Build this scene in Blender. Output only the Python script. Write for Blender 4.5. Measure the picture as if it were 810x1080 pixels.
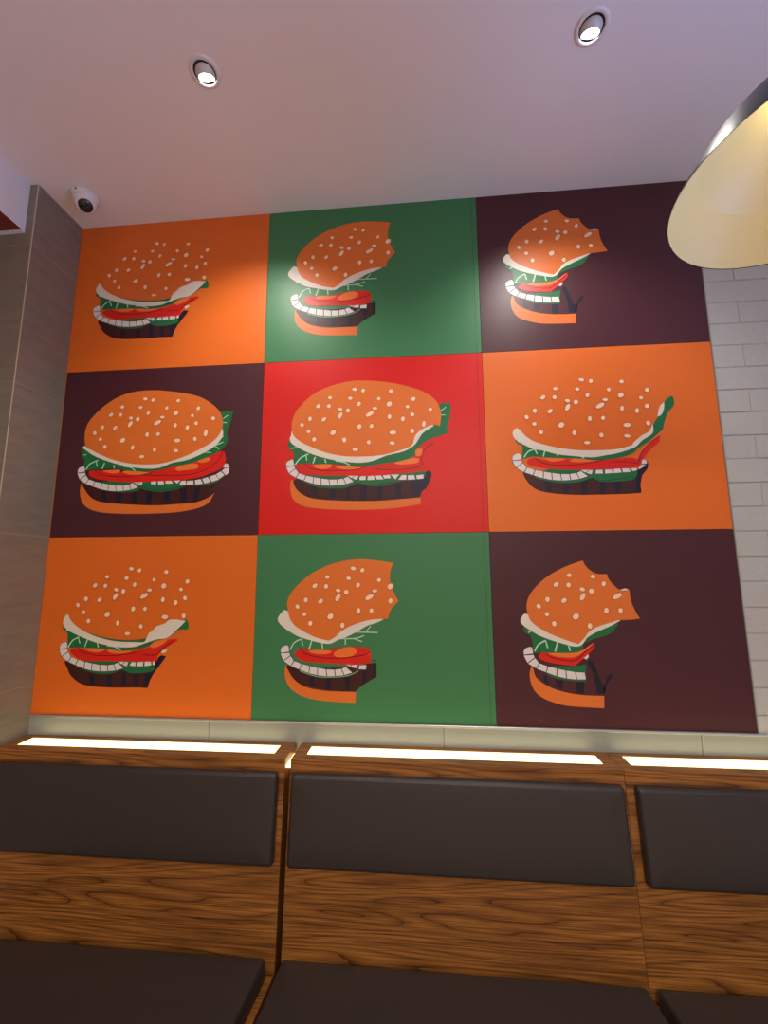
import bpy, bmesh, math, random
from mathutils import Vector, Matrix
from math import sin, cos, pi, radians as R

for o in list(bpy.data.objects): bpy.data.objects.remove(o)
SC = bpy.context.scene
COL = SC.collection

# ------------------------------------------------------------------ camera
cd = bpy.data.cameras.new('camera'); cam = bpy.data.objects.new('camera', cd); COL.objects.link(cam)
cd.sensor_fit = 'HORIZONTAL'; cd.sensor_width = 36.0; cd.lens = 19.5307; cd.clip_start = 0.02
m = Matrix(((0.99625, 0.01664, 0.0849), (0.08639, -0.13788, -0.98668), (-0.00472, 0.99031, -0.1388))).to_4x4()
m.translation = (1.5852, -1.6559, 1.652)
cam.matrix_world = m
SC.camera = cam

# ------------------------------------------------------------------ world, light, exposure
SC.view_settings.view_transform = 'Standard'; SC.view_settings.look = 'None'
SC.view_settings.gamma = 1.0; SC.view_settings.use_curve_mapping = False
SC.view_settings.exposure = 0.05
w = bpy.data.worlds.new('world'); SC.world = w; w.use_nodes = True
w.node_tree.nodes['Background'].inputs[0].default_value = (0.7, 0.8, 1.0, 1)
w.node_tree.nodes['Background'].inputs[1].default_value = 0.35

def area(name, loc, rot, sx, sy, power, colr, spread=180):
    l = bpy.data.lights.new(name, 'AREA'); l.shape = 'RECTANGLE'; l.size = sx; l.size_y = sy
    l.energy = power; l.color = colr
    o = bpy.data.objects.new(name, l); COL.objects.link(o); o.location = loc; o.rotation_euler = rot
    l.spread = R(spread)
    return o
# daylight through the shop front on the right, two added warm fill lamps behind, out of view
area('daylight', (4.15, -2.6, 1.6), (0, R(133), 0), 2.0, 3.2, 40, (0.22, 0.40, 1.0), 90)
area('room_fill', (-0.5, -3.6, 3.2), (0, 0, 0), 1.2, 1.2, 185, (1.0, 0.82, 0.64))
area('room_fill', (2.2, -4.2, 3.2), (0, 0, 0), 1.2, 1.2, 95, (1.0, 0.90, 0.78))

# ------------------------------------------------------------------ materials
def mat(name, colr, rough=0.5, spec=0.5, metal=0.0, emit=None, es=0.0, coat=0.0):
    m = bpy.data.materials.new(name); m.use_nodes = True
    b = m.node_tree.nodes['Principled BSDF']
    b.inputs['Base Color'].default_value = (*colr, 1); b.inputs['Roughness'].default_value = rough
    b.inputs['Specular IOR Level'].default_value = spec; b.inputs['Metallic'].default_value = metal
    b.inputs['Coat Weight'].default_value = coat
    if emit: b.inputs['Emission Color'].default_value = (*emit, 1); b.inputs['Emission Strength'].default_value = es
    return m
def lin(r, g, b):
    f = lambda c: ((c/255+0.055)/1.055)**2.4 if c > 10 else c/255/12.92
    return (f(r), f(g), f(b))
def nodes(m): return m.node_tree.nodes, m.node_tree.links, m.node_tree.nodes['Principled BSDF']
def add_noise(m, scale, amt, bump=0.0, dist=0.01, detail=4, coord='Object', sc=(1, 1, 1)):
    """procedural mottling of the colour, and a fine bump"""
    n, l, b = nodes(m)
    tc = n.new('ShaderNodeTexCoord'); mp = n.new('ShaderNodeMapping'); mp.inputs['Scale'].default_value = sc
    nz = n.new('ShaderNodeTexNoise'); nz.inputs['Scale'].default_value = scale; nz.inputs['Detail'].default_value = detail
    l.new(tc.outputs[coord], mp.inputs[0]); l.new(mp.outputs[0], nz.inputs[0])
    c = b.inputs['Base Color'].default_value[:]
    mx = n.new('ShaderNodeMixRGB'); mx.inputs[1].default_value = tuple(v*(1-amt) for v in c[:3])+(1,)
    mx.inputs[2].default_value = tuple(min(1, v*(1+amt)) for v in c[:3])+(1,)
    l.new(nz.outputs[0], mx.inputs[0]); l.new(mx.outputs[0], b.inputs['Base Color'])
    if bump:
        bp = n.new('ShaderNodeBump'); bp.inputs['Strength'].default_value = bump; bp.inputs['Distance'].default_value = dist
        l.new(nz.outputs[0], bp.inputs['Height']); l.new(bp.outputs[0], b.inputs['Normal'])
    return m

def print_mat(name, c): return add_noise(mat(name, lin(*c), 0.40, 0.33), 3.0, 0.03)
PR = {k: print_mat('print_'+k, c) for k, c in dict(
    orange=(224, 108, 32), darkplum=(74, 34, 40), leaf=(62, 124, 78), scarlet=(214, 24, 14),
    bun=(222, 114, 44), cream=(226, 216, 200), green=(30, 108, 60), vein=(176, 222, 180), leafline=(120, 178, 128),
    red=(216, 34, 22), pulp=(238, 120, 48), line=(44, 10, 16), patty=(62, 26, 26), navy=(28, 22, 42),
    onion=(224, 216, 212), seed=(248, 210, 176), rim=(190, 96, 44)).items()}

def wood_mat():
    m = mat('walnut_laminate', (0.2, 0.08, 0.02), 0.42, 0.4); n, l, b = nodes(m)
    tc = n.new('ShaderNodeTexCoord')
    mp = n.new('ShaderNodeMapping'); mp.inputs['Scale'].default_value = (0.36, 3.0, 4.4)
    nz = n.new('ShaderNodeTexNoise'); nz.inputs['Scale'].default_value = 1.6; nz.inputs['Detail'].default_value = 2.2; nz.inputs['Roughness'].default_value = 0.45
    nz.inputs['Distortion'].default_value = 0.5
    mul = n.new('ShaderNodeMath'); mul.operation = 'MULTIPLY'; mul.inputs[1].default_value = 20.0
    fr = n.new('ShaderNodeMath'); fr.operation = 'FRACT'
    l.new(tc.outputs['Object'], mp.inputs[0]); l.new(mp.outputs[0], nz.inputs[0]); l.new(nz.outputs[0], mul.inputs[0]); l.new(mul.outputs[0], fr.inputs[0])
    r1 = n.new('ShaderNodeValToRGB'); e = r1.color_ramp.elements
    e[0].position = 0.0; e[0].color = (0.075, 0.026, 0.006, 1); e[1].position = 1.0; e[1].color = (0.23, 0.085, 0.016, 1)
    x = e.new(0.10); x.color = (0.26, 0.098, 0.018, 1); x = e.new(0.45); x.color = (0.38, 0.155, 0.029, 1); x = e.new(0.8); x.color = (0.31, 0.12, 0.023, 1)
    l.new(fr.outputs[0], r1.inputs[0])
    mp2 = n.new('ShaderNodeMapping'); mp2.inputs['Scale'].default_value = (3.5, 170, 260)
    n2 = n.new('ShaderNodeTexNoise'); n2.inputs['Scale'].default_value = 1.5; n2.inputs['Detail'].default_value = 5
    l.new(tc.outputs['Object'], mp2.inputs[0]); l.new(mp2.outputs[0], n2.inputs[0])
    r2 = n.new('ShaderNodeValToRGB'); r2.color_ramp.elements[0].position = 0.36; r2.color_ramp.elements[0].color = (0.36, 0.33, 0.31, 1)
    r2.color_ramp.elements[1].position = 0.56; r2.color_ramp.elements[1].color = (1.12, 1.1, 1.08, 1)
    l.new(n2.outputs[0], r2.inputs[0])
    mx = n.new('ShaderNodeMixRGB'); mx.blend_type = 'MULTIPLY'; mx.inputs[0].default_value = 0.8
    l.new(r1.outputs[0], mx.inputs[1]); l.new(r2.outputs[0], mx.inputs[2])
    mp3 = n.new('ShaderNodeMapping'); mp3.inputs['Scale'].default_value = (1.0, 4, 7)
    n3 = n.new('ShaderNodeTexNoise'); n3.inputs['Scale'].default_value = 2.2; n3.inputs['Detail'].default_value = 3
    l.new(tc.outputs['Object'], mp3.inputs[0]); l.new(mp3.outputs[0], n3.inputs[0])
    r3 = n.new('ShaderNodeValToRGB'); r3.color_ramp.elements[0].position = 0.3; r3.color_ramp.elements[0].color = (0.62, 0.58, 0.55, 1)
    r3.color_ramp.elements[1].position = 0.65; r3.color_ramp.elements[1].color = (1.15, 1.15, 1.15, 1)
    l.new(n3.outputs[0], r3.inputs[0])
    m2 = n.new('ShaderNodeMixRGB'); m2.blend_type = 'MULTIPLY'; m2.inputs[0].default_value = 0.9
    l.new(mx.outputs[0], m2.inputs[1]); l.new(r3.outputs[0], m2.inputs[2]); l.new(m2.outputs[0], b.inputs['Base Color'])
    bp = n.new('ShaderNodeBump'); bp.inputs['Strength'].default_value = 0.12; bp.inputs['Distance'].default_value = 0.001
    l.new(n2.outputs[0], bp.inputs['Height']); l.new(bp.outputs[0], b.inputs['Normal'])
    return m
WOOD = wood_mat()
LEATHER = add_noise(mat('dark_leatherette', lin(53, 46, 43), 0.40, 0.45), 900, 0.08, 0.25, 0.0006, 2)
EDGE = mat('pale_edge_band', lin(120, 96, 78), 0.5)
CEIL = add_noise(mat('ceiling_paint', (0.86, 0.81, 0.77), 0.6, 0.3), 2.0, 0.02)
WHITE = mat('white_paint', (0.78, 0.76, 0.74), 0.5, 0.3)
MAHOG = mat('red_brown_soffit', lin(120, 45, 35), 0.5)
PALE = add_noise(mat('pale_glazed_wall', lin(152, 154, 146), 0.30, 0.5), 3, 0.03)
FLOOR = add_noise(mat('floor_tile', lin(205, 178, 148), 0.45), 6, 0.1)
BRICKP = add_noise(mat('white_painted_brick', lin(182, 182, 178), 0.55, 0.35), 45, 0.05, 0.5, 0.004, 5)
MORTAR = mat('painted_mortar', lin(172, 172, 170), 0.7)
ALU = mat('pale_metal_trim', lin(190, 190, 192), 0.3, 0.5, 0.7)
WPLAS = mat('white_plastic', lin(225, 220, 216), 0.35)
GPLAS = mat('grey_metal_eyeball', lin(205, 202, 196), 0.3, 0.5)
BLACK = mat('black_gloss', (0.008, 0.008, 0.009), 0.12, 0.6)
BLACKM = mat('black_void', (0.01, 0.009, 0.008), 0.8)
SHADEO = mat('black_enamel', (0.012, 0.013, 0.012), 0.3, 0.15)
SHADEI = add_noise(mat('cream_enamel', lin(250, 232, 164), 0.4, 0.5), 4, 0.03)
LENS = mat('lit_lamp_lens', (1, 1, 1), 0.3, emit=(1.0, 0.95, 0.86), es=9)
PANEL = mat('lit_opal_panel', (0.9, 0.9, 0.85), 0.4, emit=(1.0, 0.88, 0.37), es=2.0)
LEAK = mat('lit_leak', (0.9, 0.9, 0.8), 0.4, emit=(1.0, 0.78, 0.36), es=3.0)
BULB = mat('lit_bulb', (1, 1, 1), 0.4, emit=(1.0, 0.90, 0.70), es=3.0)

def tile_mat():
    m = mat('stone_tile', lin(112, 102, 90), 0.33, 0.5); n, l, b = nodes(m)
    tc = n.new('ShaderNodeTexCoord'); sx = n.new('ShaderNodeSeparateXYZ'); l.new(tc.outputs['Object'], sx.inputs[0])
    ad = n.new('ShaderNodeMath'); ad.operation = 'ADD'; l.new(sx.outputs[0], ad.inputs[0]); l.new(sx.outputs[1], ad.inputs[1])
    cb = n.new('ShaderNodeCombineXYZ'); l.new(ad.outputs[0], cb.inputs[0]); l.new(sx.outputs[2], cb.inputs[1])
    bk = n.new('ShaderNodeTexBrick'); bk.inputs['Scale'].default_value = 1.0
    bk.inputs['Brick Width'].default_value = 0.60; bk.inputs['Row Height'].default_value = 0.60; bk.inputs['Mortar Size'].default_value = 0.0022
    bk.offset = 0.0
    bk.inputs['Color1'].default_value = (1, 1, 1, 1); bk.inputs['Color2'].default_value = (0.95, 0.95, 0.95, 1); bk.inputs['Mortar'].default_value = (1.35, 1.3, 1.2, 1)
    l.new(cb.outputs[0], bk.inputs[0])
    mp = n.new('ShaderNodeMapping'); mp.inputs['Rotation'].default_value = (0.3, 0.4, 0); mp.inputs['Scale'].default_value = (3, 3, 14)
    nz = n.new('ShaderNodeTexNoise'); nz.inputs['Scale'].default_value = 2.5; nz.inputs['Detail'].default_value = 8; nz.inputs['Roughness'].default_value = 0.65
    l.new(tc.outputs['Object'], mp.inputs[0]); l.new(mp.outputs[0], nz.inputs[0])
    r = n.new('ShaderNodeValToRGB'); r.color_ramp.elements[0].position = 0.3; r.color_ramp.elements[0].color = (*lin(126, 116, 102), 1)
    r.color_ramp.elements[1].position = 0.7; r.color_ramp.elements[1].color = (*lin(142, 131, 116), 1)
    l.new(nz.outputs[0], r.inputs[0])
    mx = n.new('ShaderNodeMixRGB'); mx.blend_type = 'MULTIPLY'; mx.inputs[0].default_value = 1
    l.new(r.outputs[0], mx.inputs[1]); l.new(bk.outputs[0], mx.inputs[2]); l.new(mx.outputs[0], b.inputs['Base Color'])
    bp = n.new('ShaderNodeBump'); bp.inputs['Strength'].default_value = 0.05; bp.inputs['Distance'].default_value = 0.001
    l.new(nz.outputs[0], bp.inputs['Height']); l.new(bp.outputs[0], b.inputs['Normal'])
    return m
TILE = tile_mat()

# ------------------------------------------------------------------ helpers
def link(name, bm, mats, parent=None, smooth=False, loc=None):
    me = bpy.data.meshes.new(name)
    if smooth:
        for f in bm.faces: f.smooth = True
    bm.to_mesh(me); bm.free()
    for mm in (mats if isinstance(mats, (list, tuple)) else [mats]): me.materials.append(mm)
    o = bpy.data.objects.new(name, me); COL.objects.link(o)
    if parent: o.parent = parent
    if loc: o.location = loc
    return o
def struct(name, bm, mats):
    o = link(name, bm, mats); o['kind'] = 'structure'; return o
def thing(name, label, cat, loc=(0, 0, 0), group=None):
    o = bpy.data.objects.new(name, None); COL.objects.link(o); o.location = loc; o.empty_display_size = 0.1
    o['label'] = label; o['category'] = cat
    if group: o['group'] = group
    return o
def box(bm, x0, x1, y0, y1, z0, z1, mi=0, bev=0, seg=2):
    vs = [bm.verts.new((x, y, z)) for z in (z0, z1) for y in (y0, y1) for x in (x0, x1)]
    fs = [bm.faces.new([vs[i] for i in q]) for q in ((0, 2, 3, 1), (4, 5, 7, 6), (0, 1, 5, 4), (2, 6, 7, 3), (0, 4, 6, 2), (1, 3, 7, 5))]
    for f in fs: f.material_index = mi
    if bev:
        es = list({e for f in fs for e in f.edges})
        bmesh.ops.bevel(bm, geom=es, offset=bev, segments=seg, profile=0.5, affect='EDGES')
def B(*a, **k):
    bm = bmesh.new(); box(bm, *a, **k); return bm
def prism_x(bm, pts, x0, x1, mi=0):
    """extrude a closed (y, z) outline along x"""
    a = [bm.verts.new((x0, y, z)) for y, z in pts]; b = [bm.verts.new((x1, y, z)) for y, z in pts]
    n = len(pts); fs = []
    for i in range(n): fs.append(bm.faces.new((a[i], a[(i+1) % n], b[(i+1) % n], b[i])))
    fs.append(bm.faces.new(a)); fs.append(bm.faces.new(b[::-1]))
    for f in fs: f.material_index = mi
    bmesh.ops.recalc_face_normals(bm, faces=fs)
    return fs
def lathe(bm, prof, seg=64, mi=0, mat4=None, close=False):
    """revolve a (r, z) profile about z"""
    rings = []
    for r, z in prof:
        if r < 1e-6:
            p = Vector((0, 0, z)); rings.append([bm.verts.new(mat4 @ p if mat4 else p)]); continue
        ring = []
        for k in range(seg):
            a = 2*pi*k/seg; p = Vector((r*cos(a), r*sin(a), z)); ring.append(bm.verts.new(mat4 @ p if mat4 else p))
        rings.append(ring)
    pr = list(zip(rings, rings[1:]))
    if close: pr.append((rings[-1], rings[0]))
    for a, b in pr:
        for k in range(seg):
            q = [a[k % len(a)], a[(k+1) % len(a)], b[(k+1) % len(b)], b[k % len(b)]]
            u = []
            for v in q:
                if v not in u: u.append(v)
            if len(u) > 2:
                f = bm.faces.new(u); f.material_index = mi
    return bm

# ------------------------------------------------------------------ the room
H = 3.28
MW, MH = 2.75, 2.1973            # mural
struct('floor', B(-3.0, 4.3, -5.2, 0.3, -0.1, 0.0), FLOOR)
struct('ceiling', B(-3.0, 4.3, -5.2, 0.3, H, H+0.1), CEIL)
struct('wall_back', B(0.0, 4.3, 0.012, 0.3, 0.0, H), WHITE)
struct('wall_front', B(-3.0, 4.3, -5.3, -5.2, 0.0, H), add_noise(mat('warm_wall', lin(196, 178, 162), 0.6), 2, 0.1))
struct('wall_far_left', B(-3.1, -3.0, -5.2, -0.23, 0.0, H), WHITE)
# shop front on the right: a sill, a head and mullions, open to the sky
bm = bmesh.new(); box(bm, 4.2, 4.3, -5.2, 0.0, 0, 0.4); box(bm, 4.2, 4.3, -5.2, 0, 3.0, H); box(bm, 4.2, 4.3, -0.9, 0, 0.4, 3.0)
for y in (-4.3, -2.6): box(bm, 4.2, 4.3, y-0.04, y+0.04, 0.4, 3.0)
struct('wall_right', bm, WHITE)
# tiled pier left of the recess
struct('trim_1', B(-0.0012, 0.0008, -0.2322, -0.2288, 0.0, H), mat('corner_bead', lin(205, 192, 160), 0.4))
bm = B(-3.0, 0.0, -0.23, 0.3, 0.0, H); struct('wall_left', bm, TILE)
# white soffit with a red-brown underside
bm = bmesh.new(); box(bm, -2.4, -0.036, -4.5, -0.231, 3.058, H, 0)
for f in bm.faces:
    if f.normal.z < -0.9 or (f.calc_center_median().z < 3.06): f.material_index = 1
o = struct('ceiling_soffit', bm, [WHITE, MAHOG])
struct('trim_2', B(-2.4, -0.036, -0.245, -0.231, 3.052, 3.0575), WHITE)
# painted brick to the right of the mural
def brick_wall():
    bm = bmesh.new(); box(bm, 2.753, 4.2, 0.0035, 0.0119, 1.0, H, 1)
    L, h, j = 0.40, 0.0925, 0.0045
    rnd = random.Random(4); k = -8; z = 2.714+h*6
    row = 0
    while z > 0.9:
        z1, z0 = z, z-h
        xs = 2.869-2*L+(0 if row % 2 == 0 else L/2)
        while xs < 4.1:
            a, b = max(xs+j/4, 2.755), min(xs+L-j/4, 4.19)
            t0, t1 = max(z0+j/2, 1.07), min(z1-j/2, H-0.001)
            if b-a > 0.02 and t1-t0 > 0.01:
                dy = rnd.uniform(-0.0012, 0.0012)
                box(bm, a, b, 0.0005+dy, 0.011, t0, t1, 0, 0.0025, 2)
            xs += L
        z -= h; row += 1
    return bm
struct('wall_back_right', brick_wall(), [BRICKP, MORTAR])
# pale glazed strip under the mural with its joints
bm = bmesh.new()
for a, b in ((0.0, 0.755), (0.757, 1.66), (1.662, 2.56), (2.562, 3.46), (3.462, 4.2)): box(bm, a, b, -0.001, 0.0118, 0.30, 1.073)
struct('wall_back_lower', bm, PALE)
struct('trim_3', B(0.0, 4.2, -0.007, 0.0118, 1.0735, 1.0822, bev=0.0015), ALU)
struct('trim_4', B(2.7505, 2.7535, -0.003, 0.0118, 1.0830, H-0.001), PALE)
struct('trim_5', B(0.0002, 0.0022, -0.004, 0.0, 1.0830, H-0.001), mat('left_bead', lin(170, 110, 70), 0.5))

# ------------------------------------------------------------------ the mural: nine printed panels
ART = {
 'A': {
  'sauce': [
   ('cream', 0, '119.7,321.1 103.5,344.6 109.3,369.4 137.4,390.4 198.1,414.5 261.7,434.9 323.8,446.1 362.3,451.2 422.6,449.2 466.6,435 517.8,418.7 562.1,411.4 604.3,376.6 635.8,345.3* 594.4,340 564.7,342.2 546.9,356.2 513.9,366.8 496.4,384.3 482.2,394.8 472.5,415.6 462.4,429.5 421,429.9 360.3,429.1 298.6,420.6 227.5,400.3 170.5,372.6 136.3,344.5'),
  ],
  'lettuce': [
   ('green', 0, '108.6,362.4 107.7,383.6 128,397.6 131,425.7 141.8,453.5 178.9,453.1 240.7,455.9 317.4,458.6 363.5,465 423.5,460.9 482.5,446.5 510.8,425.6 569.3,407.9 612,380 645.3,378.4 647.6,355.6 639,338.4* 602.7,352.4 465,415.7 313.5,417 155.3,376.2'),
   ('vein', 3.8, '136.8,384.8 118.8,384.9'),
   ('vein', 5.1, '180.7,411.2 152.9,426.9 136.4,453.6'),
   ('vein', 4.5, '176.2,412.6 186.5,437.7'),
   ('vein', 5.1, '218.1,422.1 209.5,451.4'),
   ('vein', 4.5, '261.7,434.9 268.7,452.2'),
   ('vein', 4.5, '304.7,444.9 339.4,450.1 367,461.5'),
  ],
  'tomato': [
   ('red', 0, '145.6,467.4 171.5,456.7 241.4,462.9 317.5,460 423.8,464.3 482.7,449.9 511.6,435.9 555.3,421.8 599.6,415.9 603.9,424.7 571.7,442.2 543.4,462.9 526.3,483.6 516.7,504.1 397.2,505.7 283.9,507.2 207.3,504.8 162.9,484.6'),
   ('pulp', 0, '210.4,459.7 255.9,454.4 298.5,460.2 272.8,471.5 238.3,469.8'),
   ('pulp', 0, '306.3,462.2 348,461.7 416.4,465.7 372,475.2 326.4,473.7'),
   ('pulp', 0, '489.7,443 518.3,425.5 562.6,419.6 541.7,439 505.4,453.1'),
   ('cream', 0, '543.4,462.9 561.6,458 560.1,468.2 544.2,473.2'),
   ('line', 2.2, '177,449.7 199.9,470.3 258.7,483.4 334.9,484.6 394.9,478.3 439.1,467.5'),
   ('line', 2.2, '462.5,478.9 514.9,480.3 542.9,456.1 592.5,421.4'),
  ],
  'cucumber': [
   ('green', 0, '170.7,522.5 226.7,545.7 288.6,556.3 341.1,552.8 381.3,538.6 416.1,551.6 497.7,546.3 514.5,524.5 427.2,505.3 321.5,503.3 207.3,504.8'),
  ],
  'patty': [
   ('patty', 0, '127.3,512.7 141.5,536.7 159.8,563.8 200.8,590.5 255.1,601.7 345.9,604.8 442.8,603.1 493.3,604.1* 500.2,578.6 512.9,551.5 533.1,524.2 546.6,507.1 561.3,484.5* 537.4,482.1 516.7,504.1 473.7,525 323.7,527.2 185.3,515.4 145.5,502.1'),
   ('navy', 0, '239.5,559.2* 262.6,562.2* 266.4,601.5* 247.3,599.8*'),
   ('navy', 0, '315.5,561.4* 335.7,559.7* 339.7,603.6* 319.4,603.3*'),
   ('navy', 0, '378.2,546.8* 397.3,549.9* 401.8,603.1* 383.2,603.5*'),
   ('navy', 0, '431.4,556.1* 450.1,555.8* 451.6,602.2* 435.3,602.5*'),
   ('navy', 0, '475.8,552.1* 517,507.5* 537.4,482.1* 559.8,484.5* 533.2,525.6* 513,552.8* 500.2,578.6* 493.2,602.8* 476.1,602.5*'),
   ('line', 2.9, '129.1,514.8 143.2,538 161.4,565.2 202.4,591.8 255.2,603.1 346,606.2 442.9,604.4 491.9,605.5'),
  ],
  'onion_slice': [
   ('onion', 0, '123.1,432.1* 130.4,436.8* 132.3,456.7* 98.7,461.2* 100.1,446.4 108.4,437.5'),
   ('onion', 0, '98.5,464.5* 110.6,490.3* 137,470.7* 133.5,461.3*'),
   ('onion', 0, '112.6,492.6* 140.4,509.5* 152,490.6* 139,473*'),
   ('onion', 0, '143.2,510.9* 174,522.7* 182.5,501.9* 154.8,492*'),
   ('onion', 0, '177,523.8* 212.1,536* 214.7,509.4* 185.5,503*'),
   ('onion', 0, '215.1,536.9* 246.2,543.6* 245.7,515.7* 217.7,510.3*'),
   ('onion', 0, '249.3,544.1* 282.8,546.9* 279.4,521.1* 248.8,516.2*'),
   ('onion', 0, '285.9,546.9* 316.6,545.6* 313.2,522.1* 282.4,521.2*'),
   ('onion', 0, '319.6,545.4* 350.7,542.1* 339.5,518.9* 316.3,521.9*'),
   ('onion', 0, '353.6,541.5* 383.4,532.1* 358.4,511.7* 342.5,518.3*'),
   ('onion', 0, '358.5,507.2* 392.1,507.2* 374.7,517.3*'),
   ('onion', 0, '392.1,508* 403.5,509.2* 397.9,525.4* 378.2,519.2*'),
   ('onion', 0, '416.3,508.8* 435,508.6* 434.8,524.2* 409.9,522.6*'),
   ('onion', 0, '441,508.5* 464.7,506.2* 467.6,523.8* 440,524.2*'),
   ('onion', 0, '472.2,506.1* 498.1,504.4* 501.6,519.9* 473.6,523.7*'),
   ('onion', 0, '507.8,504.2* 518.2,504.1* 514.9,519* 506.7,519.2*'),
  ],
  'sesame_seeds': [
   ('rim', 0, '399.1,138 395.2,142.8 387.6,144.5 379.2,142.5 373.1,137.5 371.8,131.4 375.6,126.6 383.2,124.9 391.7,126.9 397.7,131.9'),
   ('seed', 0, '395.8,137.2 392.8,140.8 387.1,142.1 380.7,140.6 376.1,136.8 375.1,132.2 378,128.5 383.8,127.3 390.2,128.8 394.8,132.6'),
   ('rim', 0, '430,133.8 432.2,139.9 430.4,146.7 425.3,151.7 418.9,152.8 413.6,149.8 411.5,143.6 413.3,136.8 418.3,131.8 424.7,130.7'),
   ('seed', 0, '428,135.7 429.7,140.3 428.3,145.5 424.4,149.3 419.6,150.1 415.6,147.8 414,143.2 415.3,138 419.2,134.2 424,133.4'),
   ('rim', 0, '550.8,149.4 548,155.5 541.9,159.1 534.7,158.8 529.2,154.7 527.4,148.4 530.1,142.3 536.3,138.7 543.5,139 549.1,143.1'),
   ('seed', 0, '548,149.3 545.9,153.9 541.2,156.6 535.8,156.4 531.6,153.3 530.2,148.5 532.3,143.9 537,141.2 542.4,141.4 546.6,144.5'),
   ('rim', 0, '293.1,168.3 290.5,173.8 284.3,176.9 276.9,176.6 271.1,172.9 269.1,167.2 271.7,161.8 277.9,158.6 285.3,158.9 291.1,162.6'),
   ('seed', 0, '290.2,168.2 288.2,172.3 283.5,174.7 277.9,174.5 273.5,171.7 272,167.4 274,163.2 278.7,160.8 284.3,161.1 288.7,163.9'),
   ('rim', 0, '379,175 375.9,180.2 369.6,182.7 362.3,181.7 356.9,177.5 355.5,171.7 358.5,166.5 364.9,163.9 372.2,165 377.6,169.2'),
   ('seed', 0, '376.1,174.6 373.8,178.5 369,180.5 363.5,179.7 359.4,176.5 358.3,172.1 360.6,168.2 365.5,166.2 371,167 375.1,170.2'),
   ('rim', 0, '494.3,188.2 488.8,190.9 483.1,189.6 479.2,184.8 478.8,178.4 481.9,172.7 487.4,170 493.2,171.2 497,176 497.5,182.5'),
   ('seed', 0, '492.8,186.3 488.7,188.3 484.3,187.4 481.4,183.8 481,178.9 483.4,174.6 487.6,172.5 492,173.5 494.9,177.1 495.2,182'),
   ('rim', 0, '637.3,197.9 630.3,199.4 624.2,196.5 621.5,190.1 623.2,182.8 628.6,177.4 635.6,175.9 641.6,178.8 644.3,185.2 642.6,192.5'),
   ('seed', 0, '636.2,195.4 630.9,196.6 626.3,194.3 624.3,189.5 625.6,184 629.6,179.9 635,178.7 639.5,181 641.5,185.8 640.3,191.3'),
   ('rim', 0, '243.2,194.1 243.9,200.9 239.7,208.3 232.2,213.5 224.3,214.4 218.9,210.7 218.2,203.9 222.4,196.5 229.9,191.3 237.8,190.4'),
   ('seed', 0, '240.2,196.1 240.8,201.3 237.6,206.9 231.9,210.8 225.9,211.5 221.9,208.7 221.3,203.5 224.5,197.9 230.2,194 236.2,193.3'),
   ('rim', 0, '280.8,193.4 285.8,198.1 287.3,205.2 284.6,211.9 278.8,215.7 272.1,215.2 267,210.5 265.6,203.5 268.3,196.7 274.1,192.9'),
   ('seed', 0, '279.8,196.1 283.6,199.6 284.6,205 282.6,210.1 278.2,213 273.1,212.6 269.3,209 268.2,203.7 270.3,198.6 274.7,195.6'),
   ('rim', 0, '409.5,188 413.8,192.6 414.6,200 411.5,207.4 405.9,211.9 399.8,211.8 395.5,207.2 394.8,199.8 397.8,192.5 403.4,187.9'),
   ('seed', 0, '408.4,190.9 411.6,194.4 412.2,200 409.9,205.6 405.6,209 401,209 397.7,205.5 397.2,199.9 399.5,194.3 403.7,190.8'),
   ('rim', 0, '546.1,199.1 546,207.8 540.6,215.6 532,219.5 523.4,218 518.2,211.7 518.3,202.9 523.7,195.1 532.3,191.2 540.9,192.7'),
   ('seed', 0, '542.7,200.6 542.7,207.2 538.6,213.1 532,216.1 525.5,214.9 521.6,210.1 521.7,203.5 525.8,197.6 532.3,194.6 538.8,195.8'),
   ('rim', 0, '337.9,224.8 333.9,229.2 326.7,230.4 319.2,227.9 314,222.5 313.3,216.5 317.3,212 324.5,210.8 332.1,213.4 337.2,218.7'),
   ('seed', 0, '334.9,223.8 331.9,227.2 326.5,228 320.7,226.1 316.8,222.1 316.3,217.5 319.3,214.1 324.8,213.2 330.5,215.1 334.4,219.2'),
   ('rim', 0, '369.7,227.8 367,235.2 360.8,239.6 353.5,239.3 347.9,234.4 346.1,226.8 348.8,219.3 355.1,214.9 362.4,215.2 368,220.1'),
   ('seed', 0, '366.9,227.7 364.8,233.3 360.1,236.6 354.5,236.4 350.3,232.7 349,226.9 351,221.3 355.8,217.9 361.3,218.1 365.6,221.9'),
   ('rim', 0, '485,222.8 482,227.5 474.9,230.1 466.4,229.8 459.7,226.5 457.4,221.6 460.4,217 467.5,214.3 476.1,214.7 482.8,217.9'),
   ('seed', 0, '481.7,222.7 479.4,226.2 474,228.2 467.5,227.9 462.5,225.5 460.7,221.8 463,218.2 468.4,216.2 474.9,216.5 480,219'),
   ('rim', 0, '617.3,224.4 613.4,228.5 607.3,229.5 601.4,226.8 598,221.5 598.3,215.6 602.2,211.4 608.3,210.5 614.2,213.2 617.6,218.5'),
   ('seed', 0, '615,223.3 612,226.5 607.4,227.2 603,225.1 600.4,221.1 600.6,216.7 603.6,213.5 608.2,212.8 612.6,214.8 615.2,218.9'),
   ('rim', 0, '335.6,230.3 338.7,237.3 336.6,248.5 329.8,259.5 321.2,266.1 313.8,265.9 310.6,258.8 312.8,247.7 319.5,236.7 328.2,230'),
   ('seed', 0, '332.9,234.6 335.3,240 333.7,248.4 328.6,256.7 322,261.7 316.5,261.6 314,256.2 315.7,247.8 320.8,239.5 327.4,234.4'),
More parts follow.
